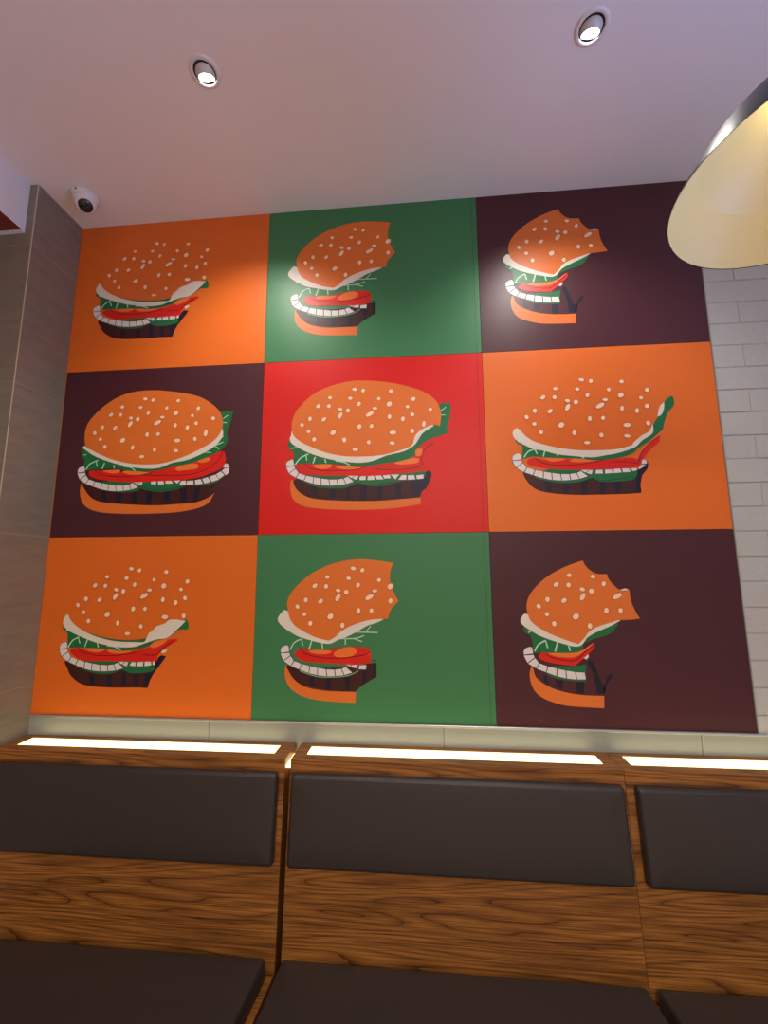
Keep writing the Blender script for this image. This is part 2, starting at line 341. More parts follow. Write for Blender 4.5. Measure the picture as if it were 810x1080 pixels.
   ('rim', 0, '471.6,234.9 469.9,243.2 460.7,252.5 447.4,259.4 435.1,261.2 428.5,257.2 430.1,248.9 439.3,239.6 452.7,232.7 465,230.9'),
   ('seed', 0, '466.4,237.6 465.1,243.9 458.1,250.9 448.1,256.2 438.7,257.5 433.7,254.5 435,248.2 441.9,241.1 452,235.9 461.4,234.6'),
   ('rim', 0, '543.1,261.1 540.4,269.2 534.7,274 528.2,273.7 523.4,268.5 522,260.3 524.7,252.3 530.3,247.5 536.9,247.7 541.7,253'),
   ('seed', 0, '540.5,261 538.5,267.1 534.2,270.8 529.3,270.6 525.6,266.6 524.6,260.4 526.6,254.3 530.9,250.7 535.8,250.9 539.5,254.8'),
   ('rim', 0, '598.6,272.9 596,280.9 590.3,285.7 583.8,285.4 579,280.3 577.7,272.1 580.4,264.1 586.1,259.3 592.5,259.6 597.3,264.8'),
   ('seed', 0, '596.1,272.8 594.1,278.9 589.8,282.5 584.9,282.3 581.3,278.4 580.3,272.2 582.3,266.1 586.6,262.5 591.5,262.7 595.1,266.6'),
   ('rim', 0, '636.4,261.6 631,266 624.1,266.2 618.3,262.1 615.8,255.2 617.6,248.2 623,243.7 629.9,243.6 635.7,247.7 638.2,254.6'),
   ('seed', 0, '634.1,260 630.1,263.3 624.8,263.5 620.4,260.3 618.6,255.1 619.9,249.8 624,246.4 629.2,246.3 633.6,249.5 635.5,254.7'),
   ('rim', 0, '206.6,258.5 204.1,266 198.4,270.5 191.7,270.2 186.4,265.3 184.8,257.7 187.2,250.2 193,245.7 199.7,246 204.9,250.9'),
   ('seed', 0, '203.9,258.4 202.1,264.1 197.7,267.5 192.6,267.3 188.7,263.6 187.4,257.8 189.3,252.1 193.6,248.7 198.7,248.9 202.7,252.6'),
   ('rim', 0, '267.8,254 268.5,260.7 264.3,268 256.8,273.1 249,274.1 243.7,270.5 243,263.7 247.1,256.4 254.6,251.3 262.5,250.3'),
   ('seed', 0, '264.8,256 265.4,261.1 262.2,266.6 256.6,270.5 250.6,271.2 246.6,268.5 246.1,263.3 249.2,257.8 254.9,253.9 260.8,253.2'),
   ('rim', 0, '170.1,292.9 164.2,295.3 157.5,293.2 152.6,287.4 151.2,280.1 154,274 159.8,271.6 166.5,273.7 171.5,279.5 172.8,286.8'),
   ('seed', 0, '168.1,290.6 163.7,292.4 158.6,290.8 154.9,286.4 153.8,280.9 155.9,276.3 160.4,274.5 165.4,276.1 169.2,280.5 170.2,286'),
   ('rim', 0, '417.3,299.2 414.7,307.2 409,312 402.4,311.8 397.5,306.6 396,298.4 398.6,290.3 404.3,285.5 410.9,285.7 415.8,291'),
   ('seed', 0, '414.7,299.1 412.7,305.1 408.4,308.8 403.5,308.6 399.7,304.7 398.6,298.5 400.6,292.4 404.9,288.7 409.9,288.9 413.6,292.8'),
   ('rim', 0, '465.6,290.2 468.1,296.6 466.5,303.6 461.5,308.4 455,309.3 449.4,305.9 446.9,299.4 448.4,292.5 453.4,287.6 460,286.7'),
   ('seed', 0, '463.6,292.1 465.5,297 464.3,302.2 460.5,305.9 455.6,306.6 451.3,304 449.5,299.1 450.6,293.8 454.4,290.1 459.4,289.5'),
   ('rim', 0, '202,313.2 199.6,319.3 193.9,322.9 187.2,322.6 182,318.6 180.2,312.4 182.6,306.4 188.3,302.7 195,303 200.2,307'),
   ('seed', 0, '199.3,313.1 197.5,317.7 193.2,320.4 188.2,320.2 184.2,317.2 182.9,312.5 184.7,307.9 189,305.2 194,305.4 198,308.4'),
   ('rim', 0, '310.1,312.8 310.7,321.5 305.5,330 296.6,335.1 287.3,334.7 281.1,329.1 280.5,320.4 285.7,311.8 294.7,306.8 304,307.2'),
   ('seed', 0, '306.6,314.8 307,321.4 303.1,327.8 296.3,331.7 289.3,331.4 284.6,327.1 284.2,320.5 288.1,314.1 294.9,310.2 302,310.5'),
   ('rim', 0, '564.9,330.6 560.7,337.1 551,340.9 539.4,340.5 530.3,336.1 527.2,329.2 531.4,322.7 541.1,318.9 552.8,319.3 561.8,323.8'),
   ('seed', 0, '560.3,330.4 557.2,335.4 549.8,338.3 541,337.9 534.1,334.6 531.8,329.4 534.9,324.4 542.3,321.6 551.1,321.9 558,325.3'),
   ('rim', 0, '630.8,337 624.2,337.8 618.2,333.8 615,326.4 615.8,318.4 620.4,313 627,312.1 633,316.2 636.2,323.6 635.3,331.6'),
   ('seed', 0, '629.5,334.1 624.5,334.7 620,331.7 617.5,326 618.2,320 621.7,315.9 626.6,315.3 631.2,318.4 633.6,324 633,330'),
   ('rim', 0, '226.3,348.3 223.8,355.7 218.2,360.1 211.5,359.9 206.4,355.1 204.7,347.6 207.2,340.2 212.8,335.7 219.5,336 224.7,340.8'),
   ('seed', 0, '223.7,348.2 221.8,353.8 217.5,357.1 212.5,357 208.6,353.3 207.3,347.6 209.2,342 213.5,338.7 218.6,338.9 222.5,342.5'),
   ('rim', 0, '354.5,355.3 351.9,363.3 346.2,368.1 339.7,367.8 334.7,362.7 333.1,354.6 335.7,346.5 341.4,341.7 348,342 353,347.1'),
   ('seed', 0, '351.9,355.2 349.9,361.2 345.7,364.9 340.7,364.7 336.9,360.8 335.7,354.6 337.7,348.6 342,344.9 347,345.1 350.7,349'),
   ('rim', 0, '455.4,362.5 456.5,370 453.6,376.7 447.7,380 441.1,378.7 436.3,373.3 435.2,365.8 438.2,359.1 444.1,355.7 450.7,357.1'),
   ('seed', 0, '453.1,363.8 453.9,369.5 451.7,374.6 447.2,377.1 442.2,376.1 438.6,372 437.8,366.3 440,361.2 444.5,358.7 449.5,359.7'),
   ('rim', 0, '405.9,397.6 402.5,402.8 394.4,405.9 384.6,405.5 376.9,402 374.2,396.6 377.6,391.3 385.8,388.3 395.6,388.6 403.3,392.2'),
   ('seed', 0, '402.1,397.5 399.5,401.4 393.4,403.7 385.9,403.5 380.1,400.8 378.1,396.7 380.7,392.7 386.8,390.4 394.3,390.7 400.1,393.4'),
  ],
 },
 'B': {
  'bun_top': [
   ('bun', 0, '135.4,302.5 131.2,270.5 143.7,238.4 172.9,203 218.9,164.2 278.5,132 344.7,110.9 410.8,102.3 476.6,105.3 556.7,117.5* 544.8,149.5 542.6,187.7 550.7,219.5 576,265.4* 553.4,288.6 540.5,307.4 534,332.3* 508.4,333.6 476.3,335.7 444.1,342.1 411.9,351.6 379.7,364.2 347.4,383.1 328.2,401.9 302.4,417.6* 250.1,405.7 203.7,384.2 163.5,359.3 142.9,331'),
  ],
  'sauce': [
   ('cream', 0, '132.1,303.7 109,312.1 95,334.4 103.6,353.4 130.8,375.3 177.8,401.9 224.1,415.2 276.5,427.1 309,428.1 338,414.2 373.5,401.5 412,382.6 450.6,360.7 489.1,348 516,335.5* 476.3,326.3 347.2,364.4 216.5,365.3'),
  ],
  'lettuce': [
   ('vein', 4.8, '191.2,412.4 165.2,425.1 147.5,453.3'),
   ('vein', 4.8, '193.2,412.4 198.4,437.2'),
   ('vein', 5.3, '234,418.2 223.5,451.2'),
   ('vein', 5.3, '275.2,427.2 278.2,448.8'),
   ('vein', 4.8, '367,404.7 367.3,432.4'),
   ('vein', 4.2, '347.7,409.2 405.7,407.4 441,396.6'),
   ('vein', 4.2, '399.3,408.7 432.7,419.5'),
   ('vein', 4.2, '405.6,383.9 494.1,385.1'),
   ('vein', 3.6, '466.6,360.6 447.4,382.4'),
   ('vein', 4.2, '150.6,372 132.4,382.8'),
  ],
  'tomato': [
   ('red', 0, '166.3,468.6 185.5,449.8 218.3,452.5 283.5,454.9 335.1,445.1 373.8,439.7 425.1,439.2 457.1,446.8 466.6,462 466.6,498.4* 412.6,506.4 367.9,505.8 284.2,500.9 219.3,498.7 186.5,489.9'),
   ('pulp', 0, '221.7,459.9 250.9,452.1 312.6,456.4 296.6,467 257.7,468.7'),
   ('pulp', 0, '322.4,463.6 348.1,448 380.2,439.7 405.9,445.5 411.1,459.6 393.3,473.8 361.2,479.7 329,477'),
   ('line', 2.7, '190.7,445.4 205.5,465 257.9,479.8 335.6,483.1 412.5,474.8 450.7,465.2 463.4,452.9'),
  ],
  'cucumber': [
   ('leafline', 3.6, '187.5,531.6 252.7,551.3 317.1,553.3 381,546.2 419,527.5'),
  ],
  'patty': [
   ('patty', 0, '137.9,510.2 148.6,539.5 175.4,569.6 221.2,590 285.7,600.8 349.6,602.6 409.8,602.7* 431.9,583.2 488.7,549.3* 488.8,498.1* 450.7,501.6 425.3,511.1 316.7,518.7 206.8,520.3'),
   ('navy', 0, '228.1,547.4* 246.3,550.2* 247.1,593.7* 229,590.4*'),
   ('navy', 0, '291.4,554.3* 313.9,553.9* 312.6,600.9* 293.4,600.1*'),
   ('navy', 0, '365.1,551.3* 386.1,546.7* 384.5,601.4* 367.4,601.7*'),
   ('navy', 0, '431.7,530.3* 450.8,522.8* 448.3,570.9* 435,580.1*'),
   ('navy', 0, '474.8,499.5* 488.8,498.1* 488.7,549.3* 476,555.5*'),
   ('line', 2.4, '139.3,511.4 149.9,540.7 176.7,570.7 221.3,591.8 285.8,602.6 349.6,604.4 409.9,604.5'),
   ('line', 2.4, '450.7,492.6 488.8,489'),
  ],
  'bun_bottom': [
   ('bun', 0, '137.9,509 128.6,527.6 132.9,564.2 150.1,594.3 183.1,617.8 235,634.8 305.5,642.3 406.9,646.1* 409.9,604.5* 349.6,603.8 272.9,598 214.7,587 168.8,563.6 147.2,536.5'),
  ],
  'onion_slice': [
   ('onion', 0, '134.4,435.8* 141.7,440.5* 143.6,460.5* 109.9,465* 111.3,450.1 119.6,441.3'),
   ('onion', 0, '109.8,468.2* 121.8,494* 148.2,474.5* 144.8,465.1*'),
   ('onion', 0, '123.9,496.3* 151.6,513.3* 163.2,494.3* 150.3,476.8*'),
   ('onion', 0, '154.5,514.7* 185.3,526.4* 193.7,505.7* 166.1,495.7*'),
   ('onion', 0, '188.3,527.5* 223.3,539.8* 225.9,513.2* 196.7,506.7*'),
   ('onion', 0, '226.3,540.6* 257.5,547.4* 257,519.5* 228.9,514*'),
   ('onion', 0, '260.5,547.8* 294,550.6* 290.6,524.9* 260.1,519.9*'),
   ('onion', 0, '297.1,550.7* 327.8,549.4* 324.5,525.9* 293.7,525*'),
   ('onion', 0, '330.9,549.1* 361.9,545.8* 350.8,522.6* 327.6,525.7*'),
   ('onion', 0, '364.9,545.2* 394.7,535.9* 369.6,515.4* 353.8,522*'),
   ('onion', 0, '369,505.3* 395.7,503.3* 382.7,511.9*'),
   ('onion', 0, '398.7,504.9* 416.4,504.7* 413.6,519.9* 383.9,514.7*'),
   ('onion', 0, '422.4,508.5* 448.9,506.5* 447.8,523.3* 419.5,522.6*'),
  ],
  'sesame_seeds': [
   ('rim', 0, '410.3,141.8 406.5,146.6 398.9,148.3 390.4,146.2 384.4,141.2 383,135.1 386.9,130.3 394.5,128.6 402.9,130.7 409,135.7'),
   ('seed', 0, '407,141 404.1,144.6 398.3,145.9 392,144.3 387.4,140.5 386.3,135.9 389.3,132.3 395,131 401.4,132.6 406,136.4'),
   ('rim', 0, '441.3,137.5 443.4,143.6 441.6,150.5 436.5,155.4 430.2,156.6 424.9,153.5 422.7,147.4 424.5,140.5 429.6,135.6 436,134.4'),
   ('seed', 0, '439.3,139.5 440.9,144.1 439.5,149.3 435.7,153 430.9,153.9 426.9,151.6 425.2,146.9 426.6,141.7 430.4,138 435.3,137.1'),
   ('rim', 0, '304.3,172 301.7,177.5 295.5,180.7 288.1,180.4 282.3,176.7 280.4,171 283,165.5 289.2,162.3 296.6,162.7 302.4,166.4'),
   ('seed', 0, '301.4,171.9 299.4,176.1 294.7,178.5 289.1,178.2 284.8,175.4 283.3,171.1 285.3,167 290,164.6 295.6,164.8 299.9,167.6'),
   ('rim', 0, '390.2,178.7 387.2,183.9 380.8,186.5 373.6,185.5 368.2,181.3 366.7,175.5 369.8,170.3 376.2,167.7 383.4,168.7 388.8,172.9'),
   ('seed', 0, '387.4,178.3 385.1,182.3 380.2,184.2 374.7,183.4 370.7,180.3 369.6,175.9 371.9,171.9 376.7,170 382.2,170.7 386.3,173.9'),
   ('rim', 0, '505.6,191.9 500.1,194.6 494.3,193.4 490.5,188.6 490,182.1 493.2,176.4 498.7,173.7 504.4,175 508.3,179.8 508.7,186.2'),
   ('seed', 0, '504.1,190 499.9,192.1 495.5,191.1 492.6,187.5 492.3,182.6 494.7,178.3 498.8,176.3 503.2,177.2 506.1,180.8 506.5,185.7'),
   ('rim', 0, '254.4,197.9 255.1,204.7 250.9,212.1 243.4,217.2 235.5,218.1 230.2,214.5 229.5,207.6 233.6,200.2 241.1,195.1 249.1,194.2'),
   ('seed', 0, '251.5,199.9 252,205 248.8,210.7 243.2,214.5 237.2,215.2 233.1,212.5 232.6,207.3 235.7,201.7 241.4,197.8 247.4,197.1'),
   ('rim', 0, '292.1,197.2 297.1,201.9 298.5,208.9 295.8,215.7 290,219.5 283.3,219 278.3,214.3 276.8,207.2 279.5,200.5 285.4,196.6'),
   ('seed', 0, '291,199.8 294.8,203.4 295.9,208.7 293.8,213.8 289.4,216.7 284.4,216.3 280.6,212.8 279.5,207.4 281.5,202.3 285.9,199.4'),
   ('rim', 0, '420.8,191.8 425,196.4 425.8,203.8 422.8,211.2 417.2,215.7 411,215.6 406.8,211 406,203.6 409,196.2 414.7,191.7'),
   ('seed', 0, '419.6,194.6 422.8,198.2 423.4,203.8 421.1,209.3 416.9,212.8 412.2,212.7 409,209.2 408.4,203.6 410.7,198 415,194.6'),
   ('rim', 0, '557.4,202.8 557.3,211.6 551.9,219.4 543.2,223.3 534.7,221.8 529.4,215.4 529.5,206.6 534.9,198.8 543.6,194.9 552.2,196.4'),
   ('seed', 0, '554,204.3 553.9,211 549.8,216.9 543.3,219.8 536.8,218.7 532.8,213.9 532.9,207.2 537,201.3 543.6,198.4 550,199.5'),
   ('rim', 0, '349.1,228.5 345.1,233 338,234.2 330.4,231.6 325.3,226.3 324.6,220.2 328.6,215.7 335.7,214.6 343.3,217.1 348.5,222.5'),
   ('seed', 0, '346.2,227.5 343.1,230.9 337.7,231.8 332,229.9 328.1,225.8 327.6,221.2 330.6,217.8 336,217 341.8,218.9 345.6,222.9'),
   ('rim', 0, '381,231.5 378.2,239 372,243.4 364.7,243.1 359.1,238.2 357.3,230.6 360.1,223.1 366.3,218.7 373.6,219 379.2,223.9'),
   ('seed', 0, '378.1,231.4 376,237 371.3,240.4 365.8,240.2 361.5,236.5 360.2,230.7 362.3,225 367,221.7 372.6,221.9 376.8,225.6'),
   ('rim', 0, '496.3,226.5 493.3,231.2 486.1,233.9 477.6,233.5 470.9,230.3 468.6,225.4 471.6,220.7 478.8,218.1 487.3,218.4 494,221.7'),
   ('seed', 0, '492.9,226.4 490.7,229.9 485.3,232 478.8,231.7 473.7,229.2 472,225.5 474.3,222 479.7,220 486.1,220.2 491.2,222.7'),
   ('rim', 0, '346.8,234 350,241.1 347.8,252.2 341.1,263.2 332.4,269.9 325.1,269.6 321.9,262.6 324.1,251.4 330.8,240.4 339.5,233.8'),
   ('seed', 0, '344.2,238.4 346.6,243.7 344.9,252.1 339.8,260.5 333.3,265.5 327.7,265.3 325.3,260 326.9,251.5 332,243.2 338.6,238.2'),
   ('rim', 0, '482.8,238.7 481.2,246.9 472,256.3 458.7,263.1 446.4,264.9 439.8,260.9 441.4,252.7 450.6,243.3 463.9,236.4 476.2,234.6'),
   ('seed', 0, '477.6,241.4 476.4,247.6 469.4,254.7 459.3,259.9 450,261.3 445,258.2 446.2,252 453.2,244.9 463.3,239.7 472.6,238.3'),
   ('rim', 0, '554.3,264.9 551.6,272.9 546,277.7 539.5,277.5 534.6,272.3 533.3,264.1 535.9,256 541.6,251.2 548.1,251.5 553,256.7'),
   ('seed', 0, '551.8,264.8 549.7,270.9 545.5,274.5 540.5,274.3 536.8,270.4 535.8,264.2 537.8,258.1 542.1,254.4 547.1,254.6 550.7,258.6'),
   ('rim', 0, '217.8,262.3 215.3,269.8 209.6,274.2 202.9,274 197.7,269.1 196,261.4 198.5,253.9 204.2,249.5 211,249.7 216.2,254.6'),
   ('seed', 0, '215.2,262.2 213.3,267.8 209,271.2 203.9,271 199.9,267.3 198.7,261.5 200.5,255.8 204.9,252.5 210,252.7 213.9,256.4'),
   ('rim', 0, '279,257.7 279.7,264.5 275.5,271.8 268.1,276.9 260.2,277.8 254.9,274.2 254.2,267.5 258.4,260.1 265.8,255 273.7,254.1'),
   ('seed', 0, '276.1,259.7 276.6,264.8 273.5,270.4 267.8,274.2 261.9,274.9 257.8,272.2 257.3,267.1 260.5,261.5 266.1,257.7 272.1,257'),
   ('rim', 0, '181.3,296.6 175.5,299 168.8,296.9 163.8,291.1 162.5,283.8 165.2,277.8 171.1,275.4 177.8,277.5 182.7,283.3 184.1,290.6'),
   ('seed', 0, '179.4,294.3 174.9,296.2 169.9,294.6 166.1,290.2 165.1,284.6 167.2,280.1 171.6,278.2 176.7,279.8 180.4,284.2 181.5,289.8'),
   ('rim', 0, '428.5,302.9 425.9,310.9 420.3,315.7 413.7,315.5 408.7,310.3 407.3,302.1 409.9,294.1 415.5,289.2 422.1,289.5 427.1,294.7'),
   ('seed', 0, '426,302.8 424,308.9 419.7,312.5 414.7,312.4 411,308.4 409.8,302.2 411.8,296.1 416.1,292.5 421.1,292.6 424.9,296.6'),
   ('rim', 0, '476.8,293.9 479.3,300.4 477.8,307.3 472.8,312.2 466.2,313 460.6,309.6 458.1,303.2 459.7,296.2 464.7,291.4 471.2,290.5'),
   ('seed', 0, '474.9,295.8 476.7,300.7 475.6,306 471.8,309.7 466.8,310.3 462.6,307.7 460.7,302.8 461.9,297.6 465.7,293.9 470.6,293.2'),
   ('rim', 0, '213.2,317 210.8,323 205.2,326.6 198.5,326.4 193.2,322.4 191.5,316.2 193.9,310.1 199.5,306.5 206.2,306.7 211.5,310.7'),
   ('seed', 0, '210.6,316.9 208.8,321.5 204.5,324.2 199.4,324 195.4,321 194.1,316.3 195.9,311.7 200.2,308.9 205.3,309.1 209.3,312.2'),
   ('rim', 0, '321.3,316.6 321.9,325.3 316.8,333.8 307.8,338.8 298.5,338.5 292.4,332.9 291.8,324.1 296.9,315.6 305.9,310.6 315.2,310.9'),
   ('seed', 0, '317.8,318.5 318.3,325.2 314.4,331.6 307.6,335.4 300.5,335.1 295.9,330.9 295.4,324.3 299.4,317.8 306.1,314 313.2,314.3'),
   ('rim', 0, '237.6,352 235.1,359.4 229.4,363.8 222.8,363.6 217.6,358.8 216,351.3 218.4,343.9 224.1,339.5 230.8,339.7 235.9,344.5'),
   ('seed', 0, '234.9,352 233.1,357.5 228.8,360.9 223.7,360.7 219.8,357.1 218.6,351.4 220.4,345.8 224.7,342.4 229.8,342.6 233.7,346.3'),
   ('rim', 0, '365.7,359 363.1,367 357.5,371.8 350.9,371.6 345.9,366.4 344.4,358.3 347,350.3 352.6,345.5 359.2,345.7 364.2,350.9'),
   ('seed', 0, '363.1,358.9 361.2,365 356.9,368.6 351.9,368.5 348.1,364.6 347,358.4 348.9,352.3 353.2,348.7 358.2,348.8 362,352.8'),
  ],
 },
 'C': {
  'bun_top': [
   ('bun', 0, '132.7,317.5 128.5,281.1 140.7,244.5 170,207.7 214.6,170.8 277.2,137 345.2,112.7* 355.7,134.4 378.2,156 401.4,164.1 430,164.2* 435.6,183.8 451.7,205.1 473.8,223.3 506,223.3* 508.7,262.3 520.2,298.1 535.1,327.6* 488.3,332.6 459.1,333.9 417.3,346 381.3,358.1 350.7,376.1 331.5,399.9 309.5,420.7* 272,409.2 219.9,389 179.3,368.4 144.7,341.6'),
   ('cream', 0, '472.7,222.1* 491.8,217.9 504.3,222.7* 491,227.5'),
  ],
  'sauce': [
   ('cream', 0, '129.3,312.7 109.4,323.7 103.7,341.9 119.7,359.8 160.4,386.5 201.2,404 247.8,418.3 294.2,429.6 321,423.5 343.4,396.8 380,375.9 428.4,354.8 464.9,335.1* 430.4,328.2 310.7,358.6 192.1,353.4'),
  ],
  'lettuce': [
   ('green', 0, '116.7,359.8 117.4,380.8 136.1,390.8 143.6,419.3 144.9,451.9 174.6,453.3 216.1,452.8 263.3,453.5 304.6,450.1 323,438.1 330.2,417.5 366.4,402.5 426.3,381.4 458.2,345.8* 429,346 369.2,364.1 295.8,406.1 190.4,383.2'),
   ('vein', 4.2, '141.8,374.7 129.5,380.7'),
   ('vein', 5.3, '192,408.2 164.2,425.1 149.8,448.9'),
   ('vein', 4.8, '191.9,410 198.1,436.6'),
   ('vein', 5.3, '234.9,415.5 223.4,449.2'),
   ('vein', 4.8, '273.8,426.9 278.4,446.3'),
  ],
  'tomato': [
   ('red', 0, '163.3,463.5 186.7,448.5 221.8,456.9 280.5,460.3 316.5,447 365.4,417.2* 364.1,434.8 332.9,464.3 292.6,498.6* 243.1,494.6 196.4,486.5 167.4,475.2'),
   ('pulp', 0, '201.2,454.2 245.6,453.7 292.7,452 325.7,441 353.3,422 362.4,418.4 328.2,446.9 291.7,467.7 244.7,468.3 215.5,462.8'),
   ('line', 2.7, '189.7,448.4 200.6,465.9 244.1,477.1 293.9,479.4 327.8,452.7 361.8,426'),
   ('onion', 0, '323.7,470.3* 342.1,457.2* 343.3,465.4* 335,475.9*'),
  ],
  'cucumber': [
   ('green', 0, '177.5,507.2 199.4,536 257.2,549.5 326.6,554* 332,493.4* 289.6,499.8 213.3,500.9'),
  ],
  'patty': [
   ('navy', 0, '338.4,484.6 354.9,481.5 367.4,510.2 381.3,556 394.8,567.1 390,592.8 364.2,593.3 360.3,567.8 354.5,527.7'),
   ('navy', 0, '406.1,532.6 422,526.7 423.2,533.5 407.4,552.6 396,567.1 390.3,590 386.5,587.2 395.5,558.6'),
   ('navy', 0, '219.3,548.4* 245.4,551.4* 243.7,578.5* 221.8,574.8*'),
   ('navy', 0, '294.6,556.3* 320.7,555.9* 318,595.9* 292.2,593*'),
   ('navy', 0, '176,533.4* 190.4,539* 194.8,564.9* 180.4,559.4*'),
  ],
  'bun_bottom': [
   ('bun', 0, '136.2,504.9 128,525.5 130.3,560.3 146.2,594.6 177.2,617 234.3,635.7 291.8,641.9 385,644.9* 388.2,602.5* 323.3,601.5 265.9,595.2 214.3,581.9 174.4,562.4 149.1,539.7 141.6,513.6'),
  ],
  'onion_slice': [
   ('onion', 0, '134.4,432.1* 141.7,436.8* 143.6,456.7* 109.9,461.2* 111.3,446.4 119.6,437.5'),
   ('onion', 0, '109.8,464.5* 121.8,490.3* 148.2,470.7* 144.8,461.3*'),
   ('onion', 0, '123.9,492.6* 151.6,509.5* 163.2,490.6* 150.3,473*'),
   ('onion', 0, '154.5,510.9* 185.3,522.7* 193.7,501.9* 166.1,492*'),
   ('onion', 0, '188.3,523.8* 223.3,536* 225.9,509.4* 196.7,503*'),
   ('onion', 0, '226.3,536.9* 257.5,543.6* 257,515.7* 228.9,510.3*'),
   ('onion', 0, '260.5,544.1* 294,546.9* 290.6,521.1* 260.1,516.2*'),
   ('onion', 0, '297.1,546.9* 327.8,545.6* 324.5,522.1* 293.7,521.2*'),
  ],
  'sesame_seeds': [
   ('rim', 0, '304.3,168.3 301.7,173.8 295.5,176.9 288.1,176.6 282.3,172.9 280.4,167.2 283,161.8 289.2,158.6 296.6,158.9 302.4,162.6'),
   ('seed', 0, '301.4,168.2 299.4,172.3 294.7,174.7 289.1,174.5 284.8,171.7 283.3,167.4 285.3,163.2 290,160.8 295.6,161.1 299.9,163.9'),
   ('rim', 0, '390.2,175 387.2,180.2 380.8,182.7 373.6,181.7 368.2,177.5 366.7,171.7 369.8,166.5 376.2,163.9 383.4,165 388.8,169.2'),
   ('seed', 0, '387.4,174.6 385.1,178.5 380.2,180.5 374.7,179.7 370.7,176.5 369.6,172.1 371.9,168.2 376.7,166.2 382.2,167 386.3,170.2'),
   ('rim', 0, '254.4,194.1 255.1,200.9 250.9,208.3 243.4,213.5 235.5,214.4 230.2,210.7 229.5,203.9 233.6,196.5 241.1,191.3 249.1,190.4'),
   ('seed', 0, '251.5,196.1 252,201.3 248.8,206.9 243.2,210.8 237.2,211.5 233.1,208.7 232.6,203.5 235.7,197.9 241.4,194 247.4,193.3'),
   ('rim', 0, '292.1,193.4 297.1,198.1 298.5,205.2 295.8,211.9 290,215.7 283.3,215.2 278.3,210.5 276.8,203.5 279.5,196.7 285.4,192.9'),
   ('seed', 0, '291,196.1 294.8,199.6 295.9,205 293.8,210.1 289.4,213 284.4,212.6 280.6,209 279.5,203.7 281.5,198.6 285.9,195.6'),
   ('rim', 0, '420.8,188 425,192.6 425.8,200 422.8,207.4 417.2,211.9 411,211.8 406.8,207.2 406,199.8 409,192.5 414.7,187.9'),
   ('seed', 0, '419.6,190.9 422.8,194.4 423.4,200 421.1,205.6 416.9,209 412.2,209 409,205.5 408.4,199.9 410.7,194.3 415,190.8'),
   ('rim', 0, '349.1,224.8 345.1,229.2 338,230.4 330.4,227.9 325.3,222.5 324.6,216.5 328.6,212 335.7,210.8 343.3,213.4 348.5,218.7'),
   ('seed', 0, '346.2,223.8 343.1,227.2 337.7,228 332,226.1 328.1,222.1 327.6,217.5 330.6,214.1 336,213.2 341.8,215.1 345.6,219.2'),
   ('rim', 0, '381,227.8 378.2,235.2 372,239.6 364.7,239.3 359.1,234.4 357.3,226.8 360.1,219.3 366.3,214.9 373.6,215.2 379.2,220.1'),
   ('seed', 0, '378.1,227.7 376,233.3 371.3,236.6 365.8,236.4 361.5,232.7 360.2,226.9 362.3,221.3 367,217.9 372.6,218.1 376.8,221.9'),
   ('rim', 0, '346.8,230.3 350,237.3 347.8,248.5 341.1,259.5 332.4,266.1 325.1,265.9 321.9,258.8 324.1,247.7 330.8,236.7 339.5,230'),
   ('seed', 0, '344.2,234.6 346.6,240 344.9,248.4 339.8,256.7 333.3,261.7 327.7,261.6 325.3,256.2 326.9,247.8 332,239.5 338.6,234.4'),
   ('rim', 0, '482.8,234.9 481.2,243.2 472,252.5 458.7,259.4 446.4,261.2 439.8,257.2 441.4,248.9 450.6,239.6 463.9,232.7 476.2,230.9'),
   ('seed', 0, '477.6,237.6 476.4,243.9 469.4,250.9 459.3,256.2 450,257.5 445,254.5 446.2,248.2 453.2,241.1 463.3,235.9 472.6,234.6'),
   ('rim', 0, '217.8,258.5 215.3,266 209.6,270.5 202.9,270.2 197.7,265.3 196,257.7 198.5,250.2 204.2,245.7 211,246 216.2,250.9'),
   ('seed', 0, '215.2,258.4 213.3,264.1 209,267.5 203.9,267.3 199.9,263.6 198.7,257.8 200.5,252.1 204.9,248.7 210,248.9 213.9,252.6'),
   ('rim', 0, '279,254 279.7,260.7 275.5,268 268.1,273.1 260.2,274.1 254.9,270.5 254.2,263.7 258.4,256.4 265.8,251.3 273.7,250.3'),
   ('seed', 0, '276.1,256 276.6,261.1 273.5,266.6 267.8,270.5 261.9,271.2 257.8,268.5 257.3,263.3 260.5,257.8 266.1,253.9 272.1,253.2'),
   ('rim', 0, '181.3,292.9 175.5,295.3 168.8,293.2 163.8,287.4 162.5,280.1 165.2,274 171.1,271.6 177.8,273.7 182.7,279.5 184.1,286.8'),
   ('seed', 0, '179.4,290.6 174.9,292.4 169.9,290.8 166.1,286.4 165.1,280.9 167.2,276.3 171.6,274.5 176.7,276.1 180.4,280.5 181.5,286'),
   ('rim', 0, '428.5,299.2 425.9,307.2 420.3,312 413.7,311.8 408.7,306.6 407.3,298.4 409.9,290.3 415.5,285.5 422.1,285.7 427.1,291'),
   ('seed', 0, '426,299.1 424,305.1 419.7,308.8 414.7,308.6 411,304.7 409.8,298.5 411.8,292.4 416.1,288.7 421.1,288.9 424.9,292.8'),
   ('rim', 0, '476.8,290.2 479.3,296.6 477.8,303.6 472.8,308.4 466.2,309.3 460.6,305.9 458.1,299.4 459.7,292.5 464.7,287.6 471.2,286.7'),
   ('seed', 0, '474.9,292.1 476.7,297 475.6,302.2 471.8,305.9 466.8,306.6 462.6,304 460.7,299.1 461.9,293.8 465.7,290.1 470.6,289.5'),
   ('rim', 0, '213.2,313.2 210.8,319.3 205.2,322.9 198.5,322.6 193.2,318.6 191.5,312.4 193.9,306.4 199.5,302.7 206.2,303 211.5,307'),
